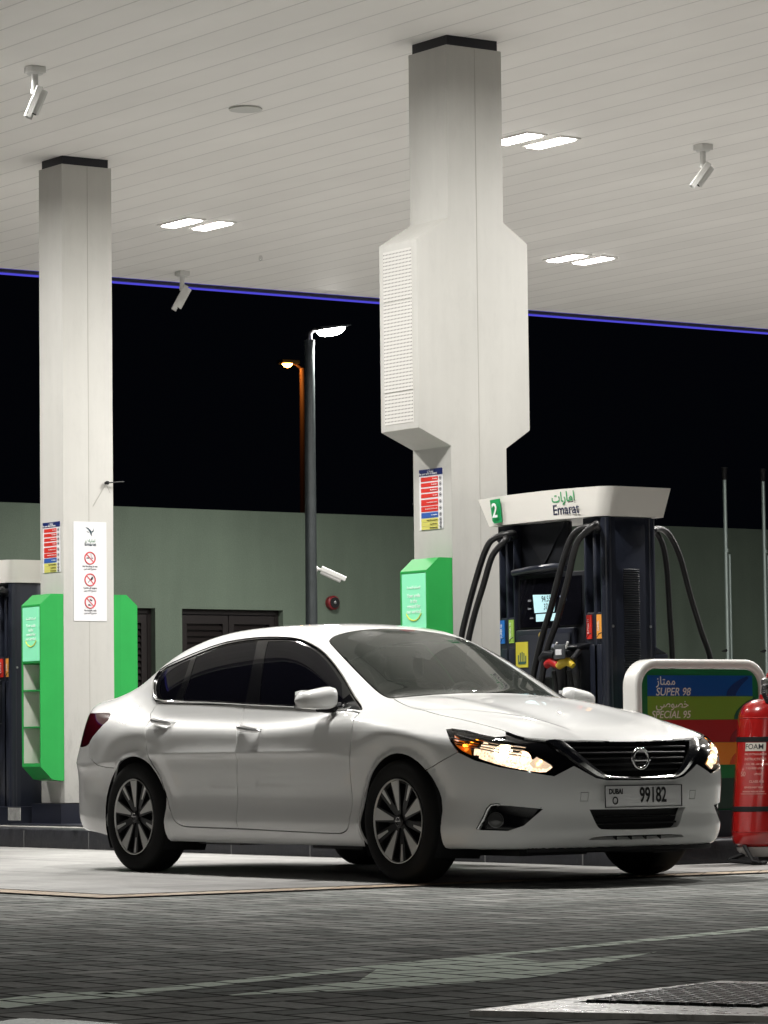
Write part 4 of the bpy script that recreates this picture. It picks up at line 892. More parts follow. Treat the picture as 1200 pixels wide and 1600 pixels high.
OUTL={
 'dlo':('y',[(-2.785,-0.737,1.025),(-2.853,-0.707,1.071),(-2.913,-0.673,1.123),(-2.942,-0.641,1.171),(-2.929,-0.613,1.218),(-2.837,-0.613,1.247),(-2.703,-0.616,1.274),(-2.542,-0.611,1.308),(-2.333,-0.595,1.350),(-2.171,-0.584,1.372),(-1.964,-0.580,1.382),(-1.812,-0.579,1.385),(-1.614,-0.583,1.378),(-1.492,-0.583,1.370),(-1.393,-0.586,1.356),(-1.261,-0.594,1.322),(-1.141,-0.604,1.278),(-1.027,-0.624,1.223),(-0.903,-0.652,1.158),(-0.753,-0.694,1.072),(-0.629,-0.732,0.994),(-0.508,-0.777,0.937),(-0.771,-0.796,0.950),(-1.086,-0.803,0.967),(-1.537,-0.801,0.986),(-1.692,-0.798,0.993),(-2.067,-0.787,1.012),(-2.427,-0.770,1.022)]),
 'glass_front':('y',[(-1.529,-0.797,0.994),(-1.574,-0.760,1.082),(-1.635,-0.704,1.195),(-1.697,-0.645,1.298),(-1.735,-0.600,1.361),(-1.590,-0.599,1.360),(-1.468,-0.599,1.353),(-1.362,-0.607,1.333),(-1.235,-0.617,1.299),(-1.122,-0.630,1.255),(-1.016,-0.650,1.205),(-0.883,-0.683,1.132),(-0.803,-0.708,1.084),(-0.689,-0.783,0.958),(-0.898,-0.797,0.965),(-1.155,-0.800,0.977)]),
 'glass_rear':('y',[(-2.430,-0.766,1.032),(-2.432,-0.735,1.101),(-2.451,-0.695,1.178),(-2.496,-0.626,1.293),(-2.311,-0.609,1.334),(-2.147,-0.599,1.356),(-2.012,-0.595,1.365),(-1.857,-0.595,1.367),(-1.794,-0.659,1.275),(-1.738,-0.723,1.161),(-1.710,-0.759,1.085),(-1.683,-0.795,1.001),(-1.997,-0.787,1.016)]),
 'glass_quarter':('y',[(-2.716,-0.738,1.041),(-2.787,-0.708,1.089),(-2.839,-0.672,1.149),(-2.801,-0.649,1.203),(-2.672,-0.636,1.252),(-2.553,-0.631,1.278),(-2.518,-0.690,1.180),(-2.517,-0.723,1.114),(-2.538,-0.756,1.038)]),
 'door_rear':('y',[(-2.755,-0.746,1.013),(-2.774,-0.778,0.954),(-2.675,-0.861,0.886),(-2.620,-0.904,0.819),(-2.626,-0.899,0.744),(-2.595,-0.894,0.672),(-2.547,-0.893,0.632),(-2.491,-0.889,0.578),(-2.447,-0.884,0.495),(-2.399,-0.883,0.396),(-2.351,-0.893,0.343),(-2.297,-0.899,0.304),(-2.232,-0.895,0.281),(-2.125,-0.894,0.276),(-1.611,-0.894,0.272),(-1.634,-0.887,0.393),(-1.637,-0.886,0.505),(-1.607,-0.902,0.658),(-1.583,-0.911,0.768),(-1.633,-0.868,0.861),(-1.675,-0.824,0.924),(-1.669,-0.801,0.987)]),
 'door_front':('y',[(-1.669,-0.801,0.987),(-1.675,-0.824,0.924),(-1.633,-0.868,0.861),(-1.583,-0.911,0.768),(-1.607,-0.902,0.658),(-1.637,-0.886,0.505),(-1.634,-0.887,0.393),(-1.611,-0.894,0.272),(-0.604,-0.888,0.255),(-0.537,-0.891,0.262),(-0.482,-0.898,0.284),(-0.462,-0.901,0.325),(-0.463,-0.896,0.583),(-0.430,-0.910,0.735),(-0.424,-0.901,0.834),(-0.448,-0.862,0.895),(-0.512,-0.780,0.936)]),
 'bonnet':('z',[(-0.422,-0.612,0.988),(-0.219,-0.660,0.948),(0.050,-0.681,0.905),(0.235,-0.661,0.878),(0.465,-0.644,0.837),(0.607,-0.632,0.808),(0.704,-0.633,0.784),(0.761,-0.605,0.769),(0.811,-0.541,0.758),(0.864,-0.352,0.751),(0.886,-0.155,0.748),(0.891,0.059,0.746)]),
 'windscreen':('z',[(-1.223,-0.518,1.342),(-1.133,-0.538,1.300),(-0.982,-0.563,1.226),(-0.822,-0.585,1.146),(-0.694,-0.599,1.081),(-0.618,-0.605,1.044),(-0.545,-0.604,1.014),(-0.475,-0.600,0.998)]),
 'lamp':('d',[(0.311,-0.790,0.820),(0.333,-0.776,0.821),(0.444,-0.756,0.807),(0.559,-0.748,0.786),(0.648,-0.722,0.771),(0.705,-0.689,0.764),(0.772,-0.656,0.740),(0.829,-0.616,0.702),(0.870,-0.571,0.661),(0.900,-0.523,0.624),(0.895,-0.549,0.604),(0.886,-0.577,0.587),(0.827,-0.666,0.602),(0.721,-0.753,0.627),(0.580,-0.816,0.668),(0.491,-0.842,0.710),(0.430,-0.847,0.757)]),
 'black':('d',[(0.612,-0.627,0.808),(0.704,-0.633,0.784),(0.763,-0.606,0.768),(0.813,-0.543,0.757),(0.865,-0.354,0.750),(0.888,-0.156,0.746),(0.893,0.102,0.744),(0.977,0.029,0.539),(0.969,-0.225,0.541),(0.961,-0.299,0.554),(0.929,-0.419,0.619),(0.907,-0.534,0.567),(0.888,-0.578,0.574),(0.721,-0.754,0.617),(0.581,-0.817,0.655),(0.484,-0.846,0.696),(0.426,-0.853,0.747),(0.304,-0.793,0.820),(0.322,-0.768,0.826),(0.434,-0.748,0.813),(0.550,-0.741,0.791),(0.642,-0.717,0.776),(0.677,-0.676,0.781)]),
 'grille':('d',[(0.857,-0.432,0.745),(0.898,0.097,0.739),(0.975,0.031,0.559),(0.966,-0.230,0.566),(0.945,-0.312,0.624)]),
 'fog':('d',[(0.609,-0.806,0.289),(0.634,-0.794,0.346),(0.657,-0.781,0.399),(0.674,-0.773,0.419),(0.701,-0.759,0.423),(0.872,-0.582,0.397),(0.790,-0.694,0.282)]),
 'intake':('d',[(0.938,-0.328,0.390),(0.955,0.044,0.386),(0.954,0.042,0.278),(0.945,-0.250,0.282),(0.943,-0.274,0.294),(0.940,-0.288,0.315)]),
 'slit':('d',[(0.922,-0.327,0.230),(0.934,-0.293,0.248),(0.949,0.046,0.250),(0.937,0.055,0.225)]),
 'tail':('y',[(-3.611,-0.788,0.768),(-3.639,-0.766,0.838),(-3.616,-0.754,0.898),(-3.527,-0.745,0.967),(-3.385,-0.761,0.968),(-3.250,-0.773,0.964),(-3.208,-0.823,0.918),(-3.290,-0.853,0.851),(-3.364,-0.852,0.809),(-3.407,-0.850,0.763)]),
 'line_bumper':('y',[(0.278,-0.871,0.621),(0.373,-0.875,0.653),(0.440,-0.860,0.680),(0.491,-0.843,0.703)]),
 'line_rear':('y',[(-3.390,-0.853,0.765),(-3.365,-0.863,0.705),(-3.309,-0.875,0.666),(-3.229,-0.886,0.642),(-3.142,-0.882,0.630),(-3.050,-0.877,0.625)]),
 'chrome_v':('d',[(0.825,-0.522,0.753),(0.883,-0.475,0.704),(0.922,-0.412,0.649),(0.944,-0.354,0.606),(0.959,-0.298,0.570),(0.967,-0.244,0.552),(0.973,-0.142,0.547),(0.976,-0.014,0.545),(0.975,-0.013,0.558),(0.972,-0.141,0.560),(0.966,-0.230,0.566),(0.957,-0.274,0.594),(0.945,-0.312,0.624),(0.911,-0.382,0.689),(0.853,-0.430,0.749)]),
 'handle_r':('p',[(-2.611,-0.843,0.894),(-2.385,-0.835,0.895),(-2.445,-0.870,0.868)]),
 'handle_f':('p',[(-1.574,-0.891,0.840),(-1.330,-0.892,0.837),(-1.441,-0.895,0.815)]),
 'plate':('p',[(0.967,-0.267,0.509),(0.949,-0.246,0.398)]),
 'logo':('p',[(0.953,-0.036,0.652)]),
 'drl':('p',[(0.499,-0.831,0.740),(0.685,-0.767,0.681),(0.759,-0.719,0.666),(0.856,-0.612,0.638)]),
 'foglamp':('p',[(0.698,-0.763,0.342)]),
}
# ---------------------------------------------------------------- the car
def vec(d): return {'y':Vector((0,1,0)),'z':Vector((0,0,-1)),'d':Vector((-.8,.6,0)),'x':Vector((-1,0,0))}[d]
def basis(d):
    w=vec(d); a=Vector((0,0,1)) if abs(w.z)<.9 else Vector((1,0,0)); u=w.cross(a).normalized(); v=u.cross(w).normalized(); return u,v,w
def inpoly(p,Q):
    x,y=p; c=False; n=len(Q); j=n-1
    for i in range(n):
        xi,yi=Q[i]; xj,yj=Q[j]
        if (yi>y)!=(yj>y) and x<(xj-xi)*(y-yi)/(yj-yi)+xi: c=not c
        j=i
    return c
def segd(p,a,b):
    ax,ay=a;bx,by=b;px,py=p;dx,dy=bx-ax,by-ay;L=dx*dx+dy*dy
    t=max(0,min(1,((px-ax)*dx+(py-ay)*dy)/L)) if L>0 else 0
    return math.hypot(px-ax-t*dx,py-ay-t*dy)
bmC=bmesh.new()
LAY=bmC.faces.layers.int.new('reg')
def build_grid():
    G=car_grid(.025,121,40); nc,nr=G.shape[:2]
    V=[[None]*nr for _ in range(nc)]
    pole0=bmC.verts.new(G[0,0]); pole1=bmC.verts.new(G[-1,0])
    for i in range(nc):
        for j in range(nr):
            V[i][j]=pole0 if i==0 else pole1 if i==nc-1 else bmC.verts.new(G[i,j])
    for i in range(nc-1):
        for j in range(nr-1):
            q=[V[i][j],V[i+1][j],V[i+1][j+1],V[i][j+1]]; u=[]
            for v in q:
                if v not in u: u.append(v)
            if len(u)>=3:
                try: bmC.faces.new(u)
                except ValueError: pass
    bmesh.ops.remove_doubles(bmC,verts=bmC.verts,dist=1e-6)
build_grid()
bmC.normal_update()
c0=bmC.faces[:][len(bmC.faces)//2]
if c0.normal.dot(c0.calc_center_median()-Vector((c0.calc_center_median().x,0,.6)))<0:
    bmesh.ops.reverse_faces(bmC,faces=bmC.faces)
bmC.normal_update()
def resamp(P,d):
    u,v,w=basis(d); return [(Vector(p).dot(u),Vector(p).dot(v)) for p in P]
def cut_seg(a,b,u,v,w,pad,closedseg=True):
    """cut faces lying under the segment with the plane that holds it and the direction w"""
    dx,dy=b[0]-a[0],b[1]-a[1]; L=math.hypot(dx,dy)
    if L<1e-6: return
    nx,ny=-dy/L,dx/L
    fs=[]
    lox,hix=min(a[0],b[0])-pad,max(a[0],b[0])+pad; loy,hiy=min(a[1],b[1])-pad,max(a[1],b[1])+pad
    for f in bmC.faces:
        if f.normal.dot(w)>-.02: continue
        c=f.verts
        xs=[q.co.dot(u) for q in c]
        if max(xs)<lox or min(xs)>hix: continue
        ys=[q.co.dot(v) for q in c]
        if max(ys)<loy or min(ys)>hiy: continue
        s=[(x-a[0])*nx+(y-a[1])*ny for x,y in zip(xs,ys)]
        if min(s)<-1e-5 and max(s)>1e-5: fs.append(f)
    if not fs: return
    es={e for f in fs for e in f.edges}; vs={q for f in fs for q in f.verts}
    co=u*a[0]+v*a[1]; no=u*nx+v*ny
    bmesh.ops.bisect_plane(bmC,geom=list(vs)+list(es)+fs,dist=1e-6,plane_co=co,plane_no=no)
def cut_poly(Q,d,closed=True):
    u,v,w=basis(d); n=len(Q)
    for i in range(n if closed else n-1): cut_seg(Q[i],Q[(i+1)%n],u,v,w,.0)
def chaikin(Q,it=1,closed=True,keep=50):
    for _ in range(it):
        R=[];n=len(Q)
        for i in range(n):
            if not closed and i in(0,n-1): R.append(Q[i]); continue
            a,b,c=Q[i-1],Q[i],Q[(i+1)%n]
            v1=(b[0]-a[0],b[1]-a[1]);v2=(c[0]-b[0],c[1]-b[1])
            an=abs(math.degrees(math.atan2(v1[0]*v2[1]-v1[1]*v2[0],v1[0]*v2[0]+v1[1]*v2[1])))
            if an>keep: R.append(b)
            else: R+= [(b[0]-v1[0]*.25,b[1]-v1[1]*.25),(b[0]+v2[0]*.25,b[1]+v2[1]*.25)]
        Q=R
    return Q
def region(Q,d,val,cond=None,only=None):
    u,v,w=basis(d); xs=[q[0] for q in Q]; ys=[q[1] for q in Q]; bb=(min(xs),max(xs),min(ys),max(ys))
    for f in bmC.faces:
        if only is not None and f[LAY] not in only: continue
        if f.normal.dot(w)>.05: continue
        c=f.calc_center_median()
        if cond and not cond(c): continue
        p=(c.dot(u),c.dot(v))
        if p[0]<bb[0] or p[0]>bb[1] or p[1]<bb[2] or p[1]>bb[3]: continue
        if inpoly(p,Q): f[LAY]=val
def gap(Q,d,width,closed,val,cond=None,only=(0,)):
    """a shut line: two parallel cuts, the strip between them becomes region val"""
    u,v,w=basis(d); n=len(Q); h=width/2
    def off(s):
        R=[]
        for i in range(n):
            a=Q[i-1] if (closed or i>0) else None; c=Q[(i+1)%n] if (closed or i<n-1) else None; b=Q[i]
            ns=[]
            for p,q in((a,b),(b,c)):
                if p is None or q is None: continue
                L=math.hypot(q[0]-p[0],q[1]-p[1]) or 1; ns.append((-(q[1]-p[1])/L,(q[0]-p[0])/L))
            m=(sum(x[0] for x in ns),sum(x[1] for x in ns)); L=math.hypot(*m) or 1; m=(m[0]/L,m[1]/L)
            k=1/max(.5,m[0]*ns[0][0]+m[1]*ns[0][1])
            R.append((b[0]+m[0]*s*k,b[1]+m[1]*s*k))
        return R
    A,B=off(h),off(-h)
    cut_poly(A,d,closed); cut_poly(B,d,closed)
    R=A+B[::-1] if not closed else None
    for f in bmC.faces:
        if only is not None and f[LAY] not in only: continue
        if f.normal.dot(w)>.05: continue
        c=f.calc_center_median()
        if cond and not cond(c): continue
        p=(c.dot(u),c.dot(v))
        for i in range(n if closed else n-1):
            a,b=Q[i],Q[(i+1)%n]
            if min(a[0],b[0])-h<p[0]<max(a[0],b[0])+h and min(a[1],b[1])-h<p[1]<max(a[1],b[1])+h and segd(p,a,b)<h*1.02:
                f[LAY]=val; break
R_BODY,R_FDOOR,R_RDOOR,R_BONNET,R_BUMPER,R_RBUMP,R_BOOT,R_ROOFS=0,1,2,3,4,5,6,7
R_GF,R_GR,R_GQ,R_WS,R_RW,R_TRIM,R_LAMP,R_BLACK,R_GRILLE,R_FOG,R_INT,R_SLIT,R_TAIL,R_GAP,R_HOLE=20,21,22,23,24,25,26,27,28,29,30,31,32,40,41
def O(k): d,P=OUTL[k]; return resamp(P,d),d
side=lambda c: c.y<-.5
# wheel arches
for wx in(0.,-2.776):
    Q=[(Vector((wx+.362*math.cos(t),0,.335+.362*math.sin(t)))) for t in np.linspace(0,2*math.pi,49)[:-1]]
    Q=resamp(Q,'y'); cut_poly(Q,'y'); region(Q,'y',R_HOLE,lambda c:c.y<-.55)
# the side windows
Qd,_=O('dlo'); Qd=chaikin(Qd,2); cut_poly(Qd,'y'); region(Qd,'y',R_TRIM,side)
GL={}
for k,val in(('glass_front',R_GF),('glass_rear',R_GR),('glass_quarter',R_GQ)):
    Q,_=O(k); Q=chaikin(Q,1); GL[k]=Q; cut_poly(Q,'y'); region(Q,'y',val,side,only=(R_TRIM,))
# doors
for k,val in(('door_rear',R_RDOOR),('door_front',R_FDOOR)):
    Q,_=O(k); Q=chaikin(Q,2); cut_poly(Q,'y'); region(Q,'y',val,lambda c:c.y<-.7,only=(0,))
    gap(Q,'y',.0065,True,R_GAP,lambda c:c.y<-.7,only=(0,R_FDOOR,R_RDOOR))
# front end
Q,_=O('black'); cut_poly(Q,'d'); region(Q,'d',R_BLACK,lambda c:c.x>.2 and c.z>.5)
Q,_=O('grille'); cut_poly(Q,'d'); region(Q,'d',R_GRILLE,lambda c:c.x>.6,only=(R_BLACK,))
Q,_=O('lamp'); Q=chaikin(Q,1); QL=Q; cut_poly(Q,'d'); region(Q,'d',R_LAMP,lambda c:c.x>.2,only=(R_BLACK,0))
for k,val in(('fog',R_FOG),('intake',R_INT),('slit',R_SLIT)):
    Q,_=O(k); Q=chaikin(Q,1,keep=60); cut_poly(Q,'d'); region(Q,'d',val,lambda c:c.x>.4,only=(0,))
# bonnet: its outline from above, closed along the centre line
d,P=OUTL['bonnet']; P=P[:-1]
P=[(-.62,.02,1)]+[(-.62,-.40,1),(-.56,-.55,1)]+P+[(.885,.02,.746)]
Q=resamp(P,'z'); Q=chaikin(Q,1)
up=lambda c:c.z>.72
cut_poly(Q,'z'); region(Q,'z',R_BONNET,lambda c:c.z>.72 and c.x>-.7,only=(0,))
# windscreen
d,P=OUTL['windscreen']
P=[(-1.345,.02,1),(-1.335,-.20,1),(-1.300,-.38,1),(-1.262,-.47,1)]+P+[(-.45,-.55,1),(-.415,-.35,1),(-.395,.02,1)]
Q=resamp(P,'z'); Q=chaikin(Q,2,keep=70); QW=Q; cut_poly(Q,'z'); region(Q,'z',R_WS,lambda c:c.z>.9)
gap(Q,'z',.022,True,R_TRIM,lambda c:c.z>.93 and abs(c.y)>.02,only=(R_WS,))
gap(chaikin(resamp([(-.62,.02,1),(-.62,-.40,1),(-.56,-.55,1)]+list(OUTL['bonnet'][1][:-1]),'z'),1,closed=False),'z',.006,False,R_GAP,lambda c:c.z>.72 and c.x>-.46 and c.y<-.05,only=(0,R_BONNET))
# rear window and boot
P=[(-2.62,.02,1),(-2.63,-.25,1),(-2.68,-.47,1),(-3.25,-.56,1),(-3.33,-.42,1),(-3.38,.02,1)]
Q=chaikin(resamp(P,'z'),2); cut_poly(Q,'z'); region(Q,'z',R_RW,lambda c:c.z>1.0,only=(0,))
P=[(-3.45,.02,1),(-3.44,-.45,1),(-3.38,-.60,1),(-3.50,-.66,1),(-3.70,-.66,1)]
gap(chaikin(resamp(P,'z'),1,closed=False),'z',.006,False,R_GAP,lambda c:c.z>.95,only=(0,))
# tail lamp wraps round the corner
d,P=OUTL['tail']; P=[(-3.60,-.78,.755)]+P[3:]
P=[(-3.95,-.7,.80),(-3.95,-.7,.965)]+P[1:]+[(-3.60,-.78,.752)]
Q=resamp(P,'y'); Q=chaikin(Q,1); cut_poly(Q,'y'); region(Q,'y',R_TAIL,lambda c:c.y<-.42 and c.x<-3.1,only=(0,))
# bumper joints
gap(resamp([(.20,-.86,.588)]+OUTL['line_bumper'][1],'y'),'y',.005,False,R_GAP,side,only=(0,))
gap(resamp(OUTL['line_rear'][1],'y'),'y',.005,False,R_GAP,side,only=(0,))
# tow-eye cover and washer joint on the bumper
gap(resamp([(.95,-.345,.48),(.95,-.345,.435),(.95,-.39,.435),(.95,-.39,.48)],'x'),'x',.003,True,R_GAP,lambda c:c.x>.8,only=(0,))
bmC.normal_update()
# ---- split the surface into its panels
FACES={}
for f in bmC.faces: FACES.setdefault(f[LAY],[]).append(f)
def panel(name,regs,m,parent,mirror='both',inset=0.,thick=0.,keep=None,label=None):
    """mirror: 'both' = one object over both sides, 'r' near side, 'l' far side"""
    idx={};V=[];F=[]
    for r in regs:
        for f in FACES.get(r,[]):
            if keep and not keep(f.calc_center_median()): continue
            q=[]
            for v in f.verts:
                if v.index not in idx: idx[v.index]=len(V); V.append(tuple(v.co))
                q.append(idx[v.index])
            F.append(q)
    if not F: return None
    P=np.array(V); N=grad(P)
    P2=P-N*inset
    sets=[]
    if mirror in('both','r'): sets.append((P2,N,F))
    if mirror in('both','l'): sets.append((P2*[1,-1,1],N*[1,-1,1],[f[::-1] for f in F]))
    VV=[];NN=[];FF=[]
    if mirror=='both':
        # weld along y=0
        o=len(P); mp=[]; extra=[];en=[]
        for i,p in enumerate(P2):
            if abs(p[1])<1e-5: mp.append(i)
            else: mp.append(o+len(extra)); extra.append(p*[1,-1,1]); en.append(N[i]*[1,-1,1])
        VV=list(P2)+extra; NN=list(N)+en; FF=F+[[mp[i] for i in f[::-1]] for f in F]
    else:
        VV,NN,FF=sets[0]
    VV=np.array(VV);NN=np.array(NN)
    n=len(VV); me=bpy.data.meshes.new(name)
    if thick:
        # inner skin and rim
        ec={}
        for f in FF:
            for a,b in zip(f,f[1:]+f[:1]): ec[(a,b)]=1
        rim=[(a,b) for (a,b) in ec if (b,a) not in ec]
        V2=VV-NN*thick
        allv=np.vstack([VV,V2]); ff=list(FF)+[[i+n for i in f[::-1]] for f in FF]+[[b,a,a+n,b+n] for a,b in rim]
    else: allv=VV; ff=FF; rim=[]
    me.from_pydata([tuple(v) for v in allv],[],ff); me.update()
    me.materials.append(m)
    ns=[None]*len(me.loops); nf=len(FF)
    me.polygons.foreach_set('use_smooth',[True]*len(me.polygons))
    for p in me.polygons:
        for li in p.loop_indices:
            vi=me.loops[li].vertex_index
            if p.index<nf: ns[li]=tuple(NN[vi])
            elif p.index<2*nf: ns[li]=tuple(-NN[vi-n])
            else: ns[li]=tuple(p.normal)
    me.normals_split_custom_set(ns)
    o=bpy.data.objects.new(name,me); COL.objects.link(o)
    if label: o['label']=label
    attach(o,parent); return o
bmC.verts.index_update(); bmC.verts.ensure_lookup_table()
CAR=thing('parked_car','white four-door saloon car with lit headlights and black tinted side windows beside the fuel pump','car',(-1.45,0,0))
T_=.012
panel('body',[R_BODY],PAINT,CAR,thick=T_)
panel('bonnet',[R_BONNET],PAINT,CAR,thick=T_)
panel('windscreen',[R_WS],WSG,CAR)
panel('rear_window',[R_RW],TINT,CAR)
wt=panel('window_surround',[R_TRIM],BLACKP,CAR,inset=.004)
for s in('r','l'):
    fd=panel('door',[R_FDOOR],PAINT,CAR,s,thick=T_); rd=panel('door',[R_RDOOR],PAINT,CAR,s,thick=T_)
    panel('window',[R_GF],TINT,fd,s,inset=.006); panel('window',[R_GR],TINT,rd,s,inset=.006)
    panel('quarter_window',[R_GQ],TINT,CAR,s,inset=.006)
    sy=1 if s=='r' else -1
    panel('tail_lamp',[R_TAIL],REDL,CAR,s)
    # chrome strip round the glass
    u,v,w=basis('y')
    mb=MB(); pts=[]
    for q in Qd[::2]:
        p3=u*q[0]+v*q[1]
        lo,hi=-1.2,-.2   # outermost surface point along y
        for _ in range(30):
            mid=(lo+hi)/2
            if Fcar(np.array(p3.x),np.array(mid),np.array(p3.z))<0: hi=mid
            else: lo=mid
        pts.append((p3.x,(lo-.002)*sy,p3.z))
    mb.tube(pts,.0075,6,closed=True); mb.build('chrome_strip',CHROME,CAR)
    # door handles: chrome pull over a dished cup
    for door,(hx,hy,hz) in((rd,(-2.49,-.842,.897)),(fd,(-1.467,-.879,.842))):
        mb=MB()
        L=.115
        ringp=[];fr=[]
        for i,t in enumerate(np.linspace(-1,1,15)):
            r=.019*(1-.25*t)*(max(.05,1-abs(t)**6))**.5
            zz=hz-.014*t+.004; yy=hy-.046+.014*t*t
            ringp.append((hx+t*L,yy*sy,zz)); fr.append(r)
        mb.tube(ringp,fr,10)
        mb.tube([(hx-L*.9,(hy+.02)*sy,hz+.010),(hx-L*.9,(hy-.036)*sy,hz+.010)],.009,8)
        mb.tube([(hx+L*.85,(hy+.02)*sy,hz-.006),(hx+L*.85,(hy-.036)*sy,hz-.006)],.009,8)
        h=mb.build('handle',mat('handle_chrome',(.85,.85,.85),.28,metal=.85),door)
# dark inside: a second skin a little way in, behind every gap and recess
def inner(name,regs,inset,m,parent,keep=None): return panel(name,regs,m,parent,inset=inset,keep=keep)
inner('inner_shell',[R_GAP],.012,BLACKM,CAR)
RG=[R_BLACK,R_GRILLE,R_LAMP]
panel('grille_surround',[R_BLACK],BLACKP,CAR,inset=.010)
inner('grille_backing',[R_GRILLE],.055,BLACKM,CAR)
inner('lower_grille',[R_INT],.045,BLACKM,CAR); inner('air_slit',[R_SLIT],.03,BLACKM,CAR)
panel('fog_recess',[R_FOG],BLACKP,CAR,'r',inset=.035); panel('fog_recess',[R_FOG],BLACKP,CAR,'l',inset=.035)
# rims that carry the skin's edge down into each recess
def wall(name,regs,inset,m,parent,sides=(1,-1)):
    idx={}; ec={}
    for r in regs:
        for f in FACES.get(r,[]):
            vs=[v.index for v in f.verts]
            for a,b in zip(vs,vs[1:]+vs[:1]): ec[(a,b)]=1
    rim=[(a,b) for a,b in ec if (b,a) not in ec and not(abs(bmC.verts[a].co.y)<1e-4 and abs(bmC.verts[b].co.y)<1e-4)]
    mb=MB()
    for a,b in rim:
        P=np.array([tuple(bmC.verts[a].co),tuple(bmC.verts[b].co)]); N=grad(P)
        Q=P-N*inset
        for sg in sides:
            q=[P[0],P[1],Q[1],Q[0]]
            mb.add([(p[0],p[1]*sg,p[2]) for p in q],[(0,1,2,3)],mi=0)
    return mb.build(name,m,parent)
wall('recess_edge',[R_GRILLE],.055,BLACKP,CAR)
wall('recess_edge',[R_INT],.045,PAINT,CAR)
wall('recess_edge',[R_SLIT],.03,PAINT,CAR)
wall('recess_edge',[R_FOG],.035,BLACKP,CAR,(1,)); wall('recess_edge',[R_FOG],.035,BLACKP,CAR,(-1,))
wall('recess_edge',[R_BLACK,R_LAMP,R_GRILLE],.0105,BLACKM,CAR)
# surface point helpers
def on_nose(y,z):
    lo,hi=0.,1.4
    for _ in range(30):
        m_=(lo+hi)/2
        if Fcar(np.array(m_),np.array(y),np.array(z))<0: lo=m_
        else: hi=m_
    return lo
# grille bars
mb=MB()
for i,z in enumerate((.715,.685,.655,.625,.595)):
    w=.40-(.74-z)*.72
    pts=[(on_nose(y,z)-.022,y,z) for y in np.linspace(-w,w,17)]
    mb.tube(pts,.0065,6)
mb.build('grille_bars',mat('grille_black',(.005,.005,.006),.55),CAR)
mb=MB()
for z in(.315,.35): mb.tube([(on_nose(y,z)-.02,y,z) for y in np.linspace(-.27,.27,9)],.006,6)
for y in(-.15,-.05,.05,.15): mb.box((on_nose(y,.24)-.03,y-.004,.226),(on_nose(y,.24)-.004,y+.004,.25))
mb.build('lower_grille_bars',BLACKP,CAR)
# chrome V
for sg in(1,-1):
    d,P=OUTL['chrome_v']
    n=len(P)//2; A=[Vector(p) for p in P[:7]]; B=[Vector(p) for p in P[9:]][::-1]
    # pair up outer and inner edge by arc length
    def rs(L,k):
        ds=[0]
        for a,b in zip(L,L[1:]): ds.append(ds[-1]+(b-a).length)
        o=[]
        for t in np.linspace(0,ds[-1],k):
            i=max(0,min(len(L)-2,int(np.searchsorted(ds,t)-1))); u_=(t-ds[i])/max(1e-9,ds[i+1]-ds[i]); o.append(L[i].lerp(L[i+1],u_))
        return o
    A=rs(A+[Vector((.977,0,.545))],22); B=rs(B+[Vector((.976,0,.557))],22)
    vs=[];fs=[]
    for a,b in zip(A,B):
        Na,Nb=Vector(grad(np.array([tuple(a)]))[0]),Vector(grad(np.array([tuple(b)]))[0]); m_=(a+b)/2
        sec=[a-Na*.012,a+Na*.004,m_+Na*.013,b+Nb*.004,b-Nb*.02]
        vs+=[(p.x,p.y*sg,p.z) for p in sec]
    for i in range(len(A)-1):
        for k in range(4): fs.append((i*5+k,i*5+k+1,i*5+k+6,i*5+k+5))
    mb=MB(); mb.add(vs,fs,True); mb.build('grille_chrome',CHROME,CAR)
# round badge with a bar across
lx=on_nose(0,.652)
mb=MB()
mb.tube([(lx+.012,.052*math.cos(t),.652+.052*math.sin(t)) for t in np.linspace(0,2*math.pi,33)[:-1]],.009,8,closed=True)
mb.box((lx+.004,-.066,.640),(lx+.018,.066,.664))
bd=mb.build('badge',CHROME,CAR,bevel=.002)
DARKC=mat('badge_text',(.05,.05,.055),.3,metal=.6)
text('badge_lettering','NISSAN',.021,DARKC,(lx+.019,0,.652),(0,1,0),(0,0,1),bd,bold=.0005,sx=1.15,lift=.0005)
# number plate
PLW=mat('plate_white',(.80,.80,.80),.4,noise=.05); PLK=mat('plate_ink',(.01,.01,.01),.5)
px=on_nose(0,.455)+.006
pl=MB().box((px,-.26,.400),(px+.008,.26,.512)).build('number_plate',PLW,CAR,bevel=.003)
fm=MB()
for a,b in(((-.262,.398),(.262,.4012)),((-.262,.5108),(.262,.514)),((-.262,.4012),(-.2588,.5108)),((.2588,.4012),(.262,.5108))): fm.box((px+.007,a[0],a[1]),(px+.012,b[0],b[1]))
fm.build('plate_frame',BLACKM,pl)
text('plate_number','99182',.112,PLK,(px+.009,.062,.458),(0,1,0),(0,0,1),pl,sx=.66,bold=.0022)
text('plate_letter','O',.058,PLK,(px+.009,-.195,.432),(0,1,0),(0,0,1),pl,sx=.85,bold=.0008)
text('plate_text','DUBAI',.038,PLK,(px+.009,-.19,.481),(0,1,0),(0,0,1),pl,sx=.85,bold=.0012)
# bumper support behind the plate
MB().box((px-.05,-.2,.41),(px+.002,.2,.50)).build('plate_mount',PAINT,CAR,bevel=.01)
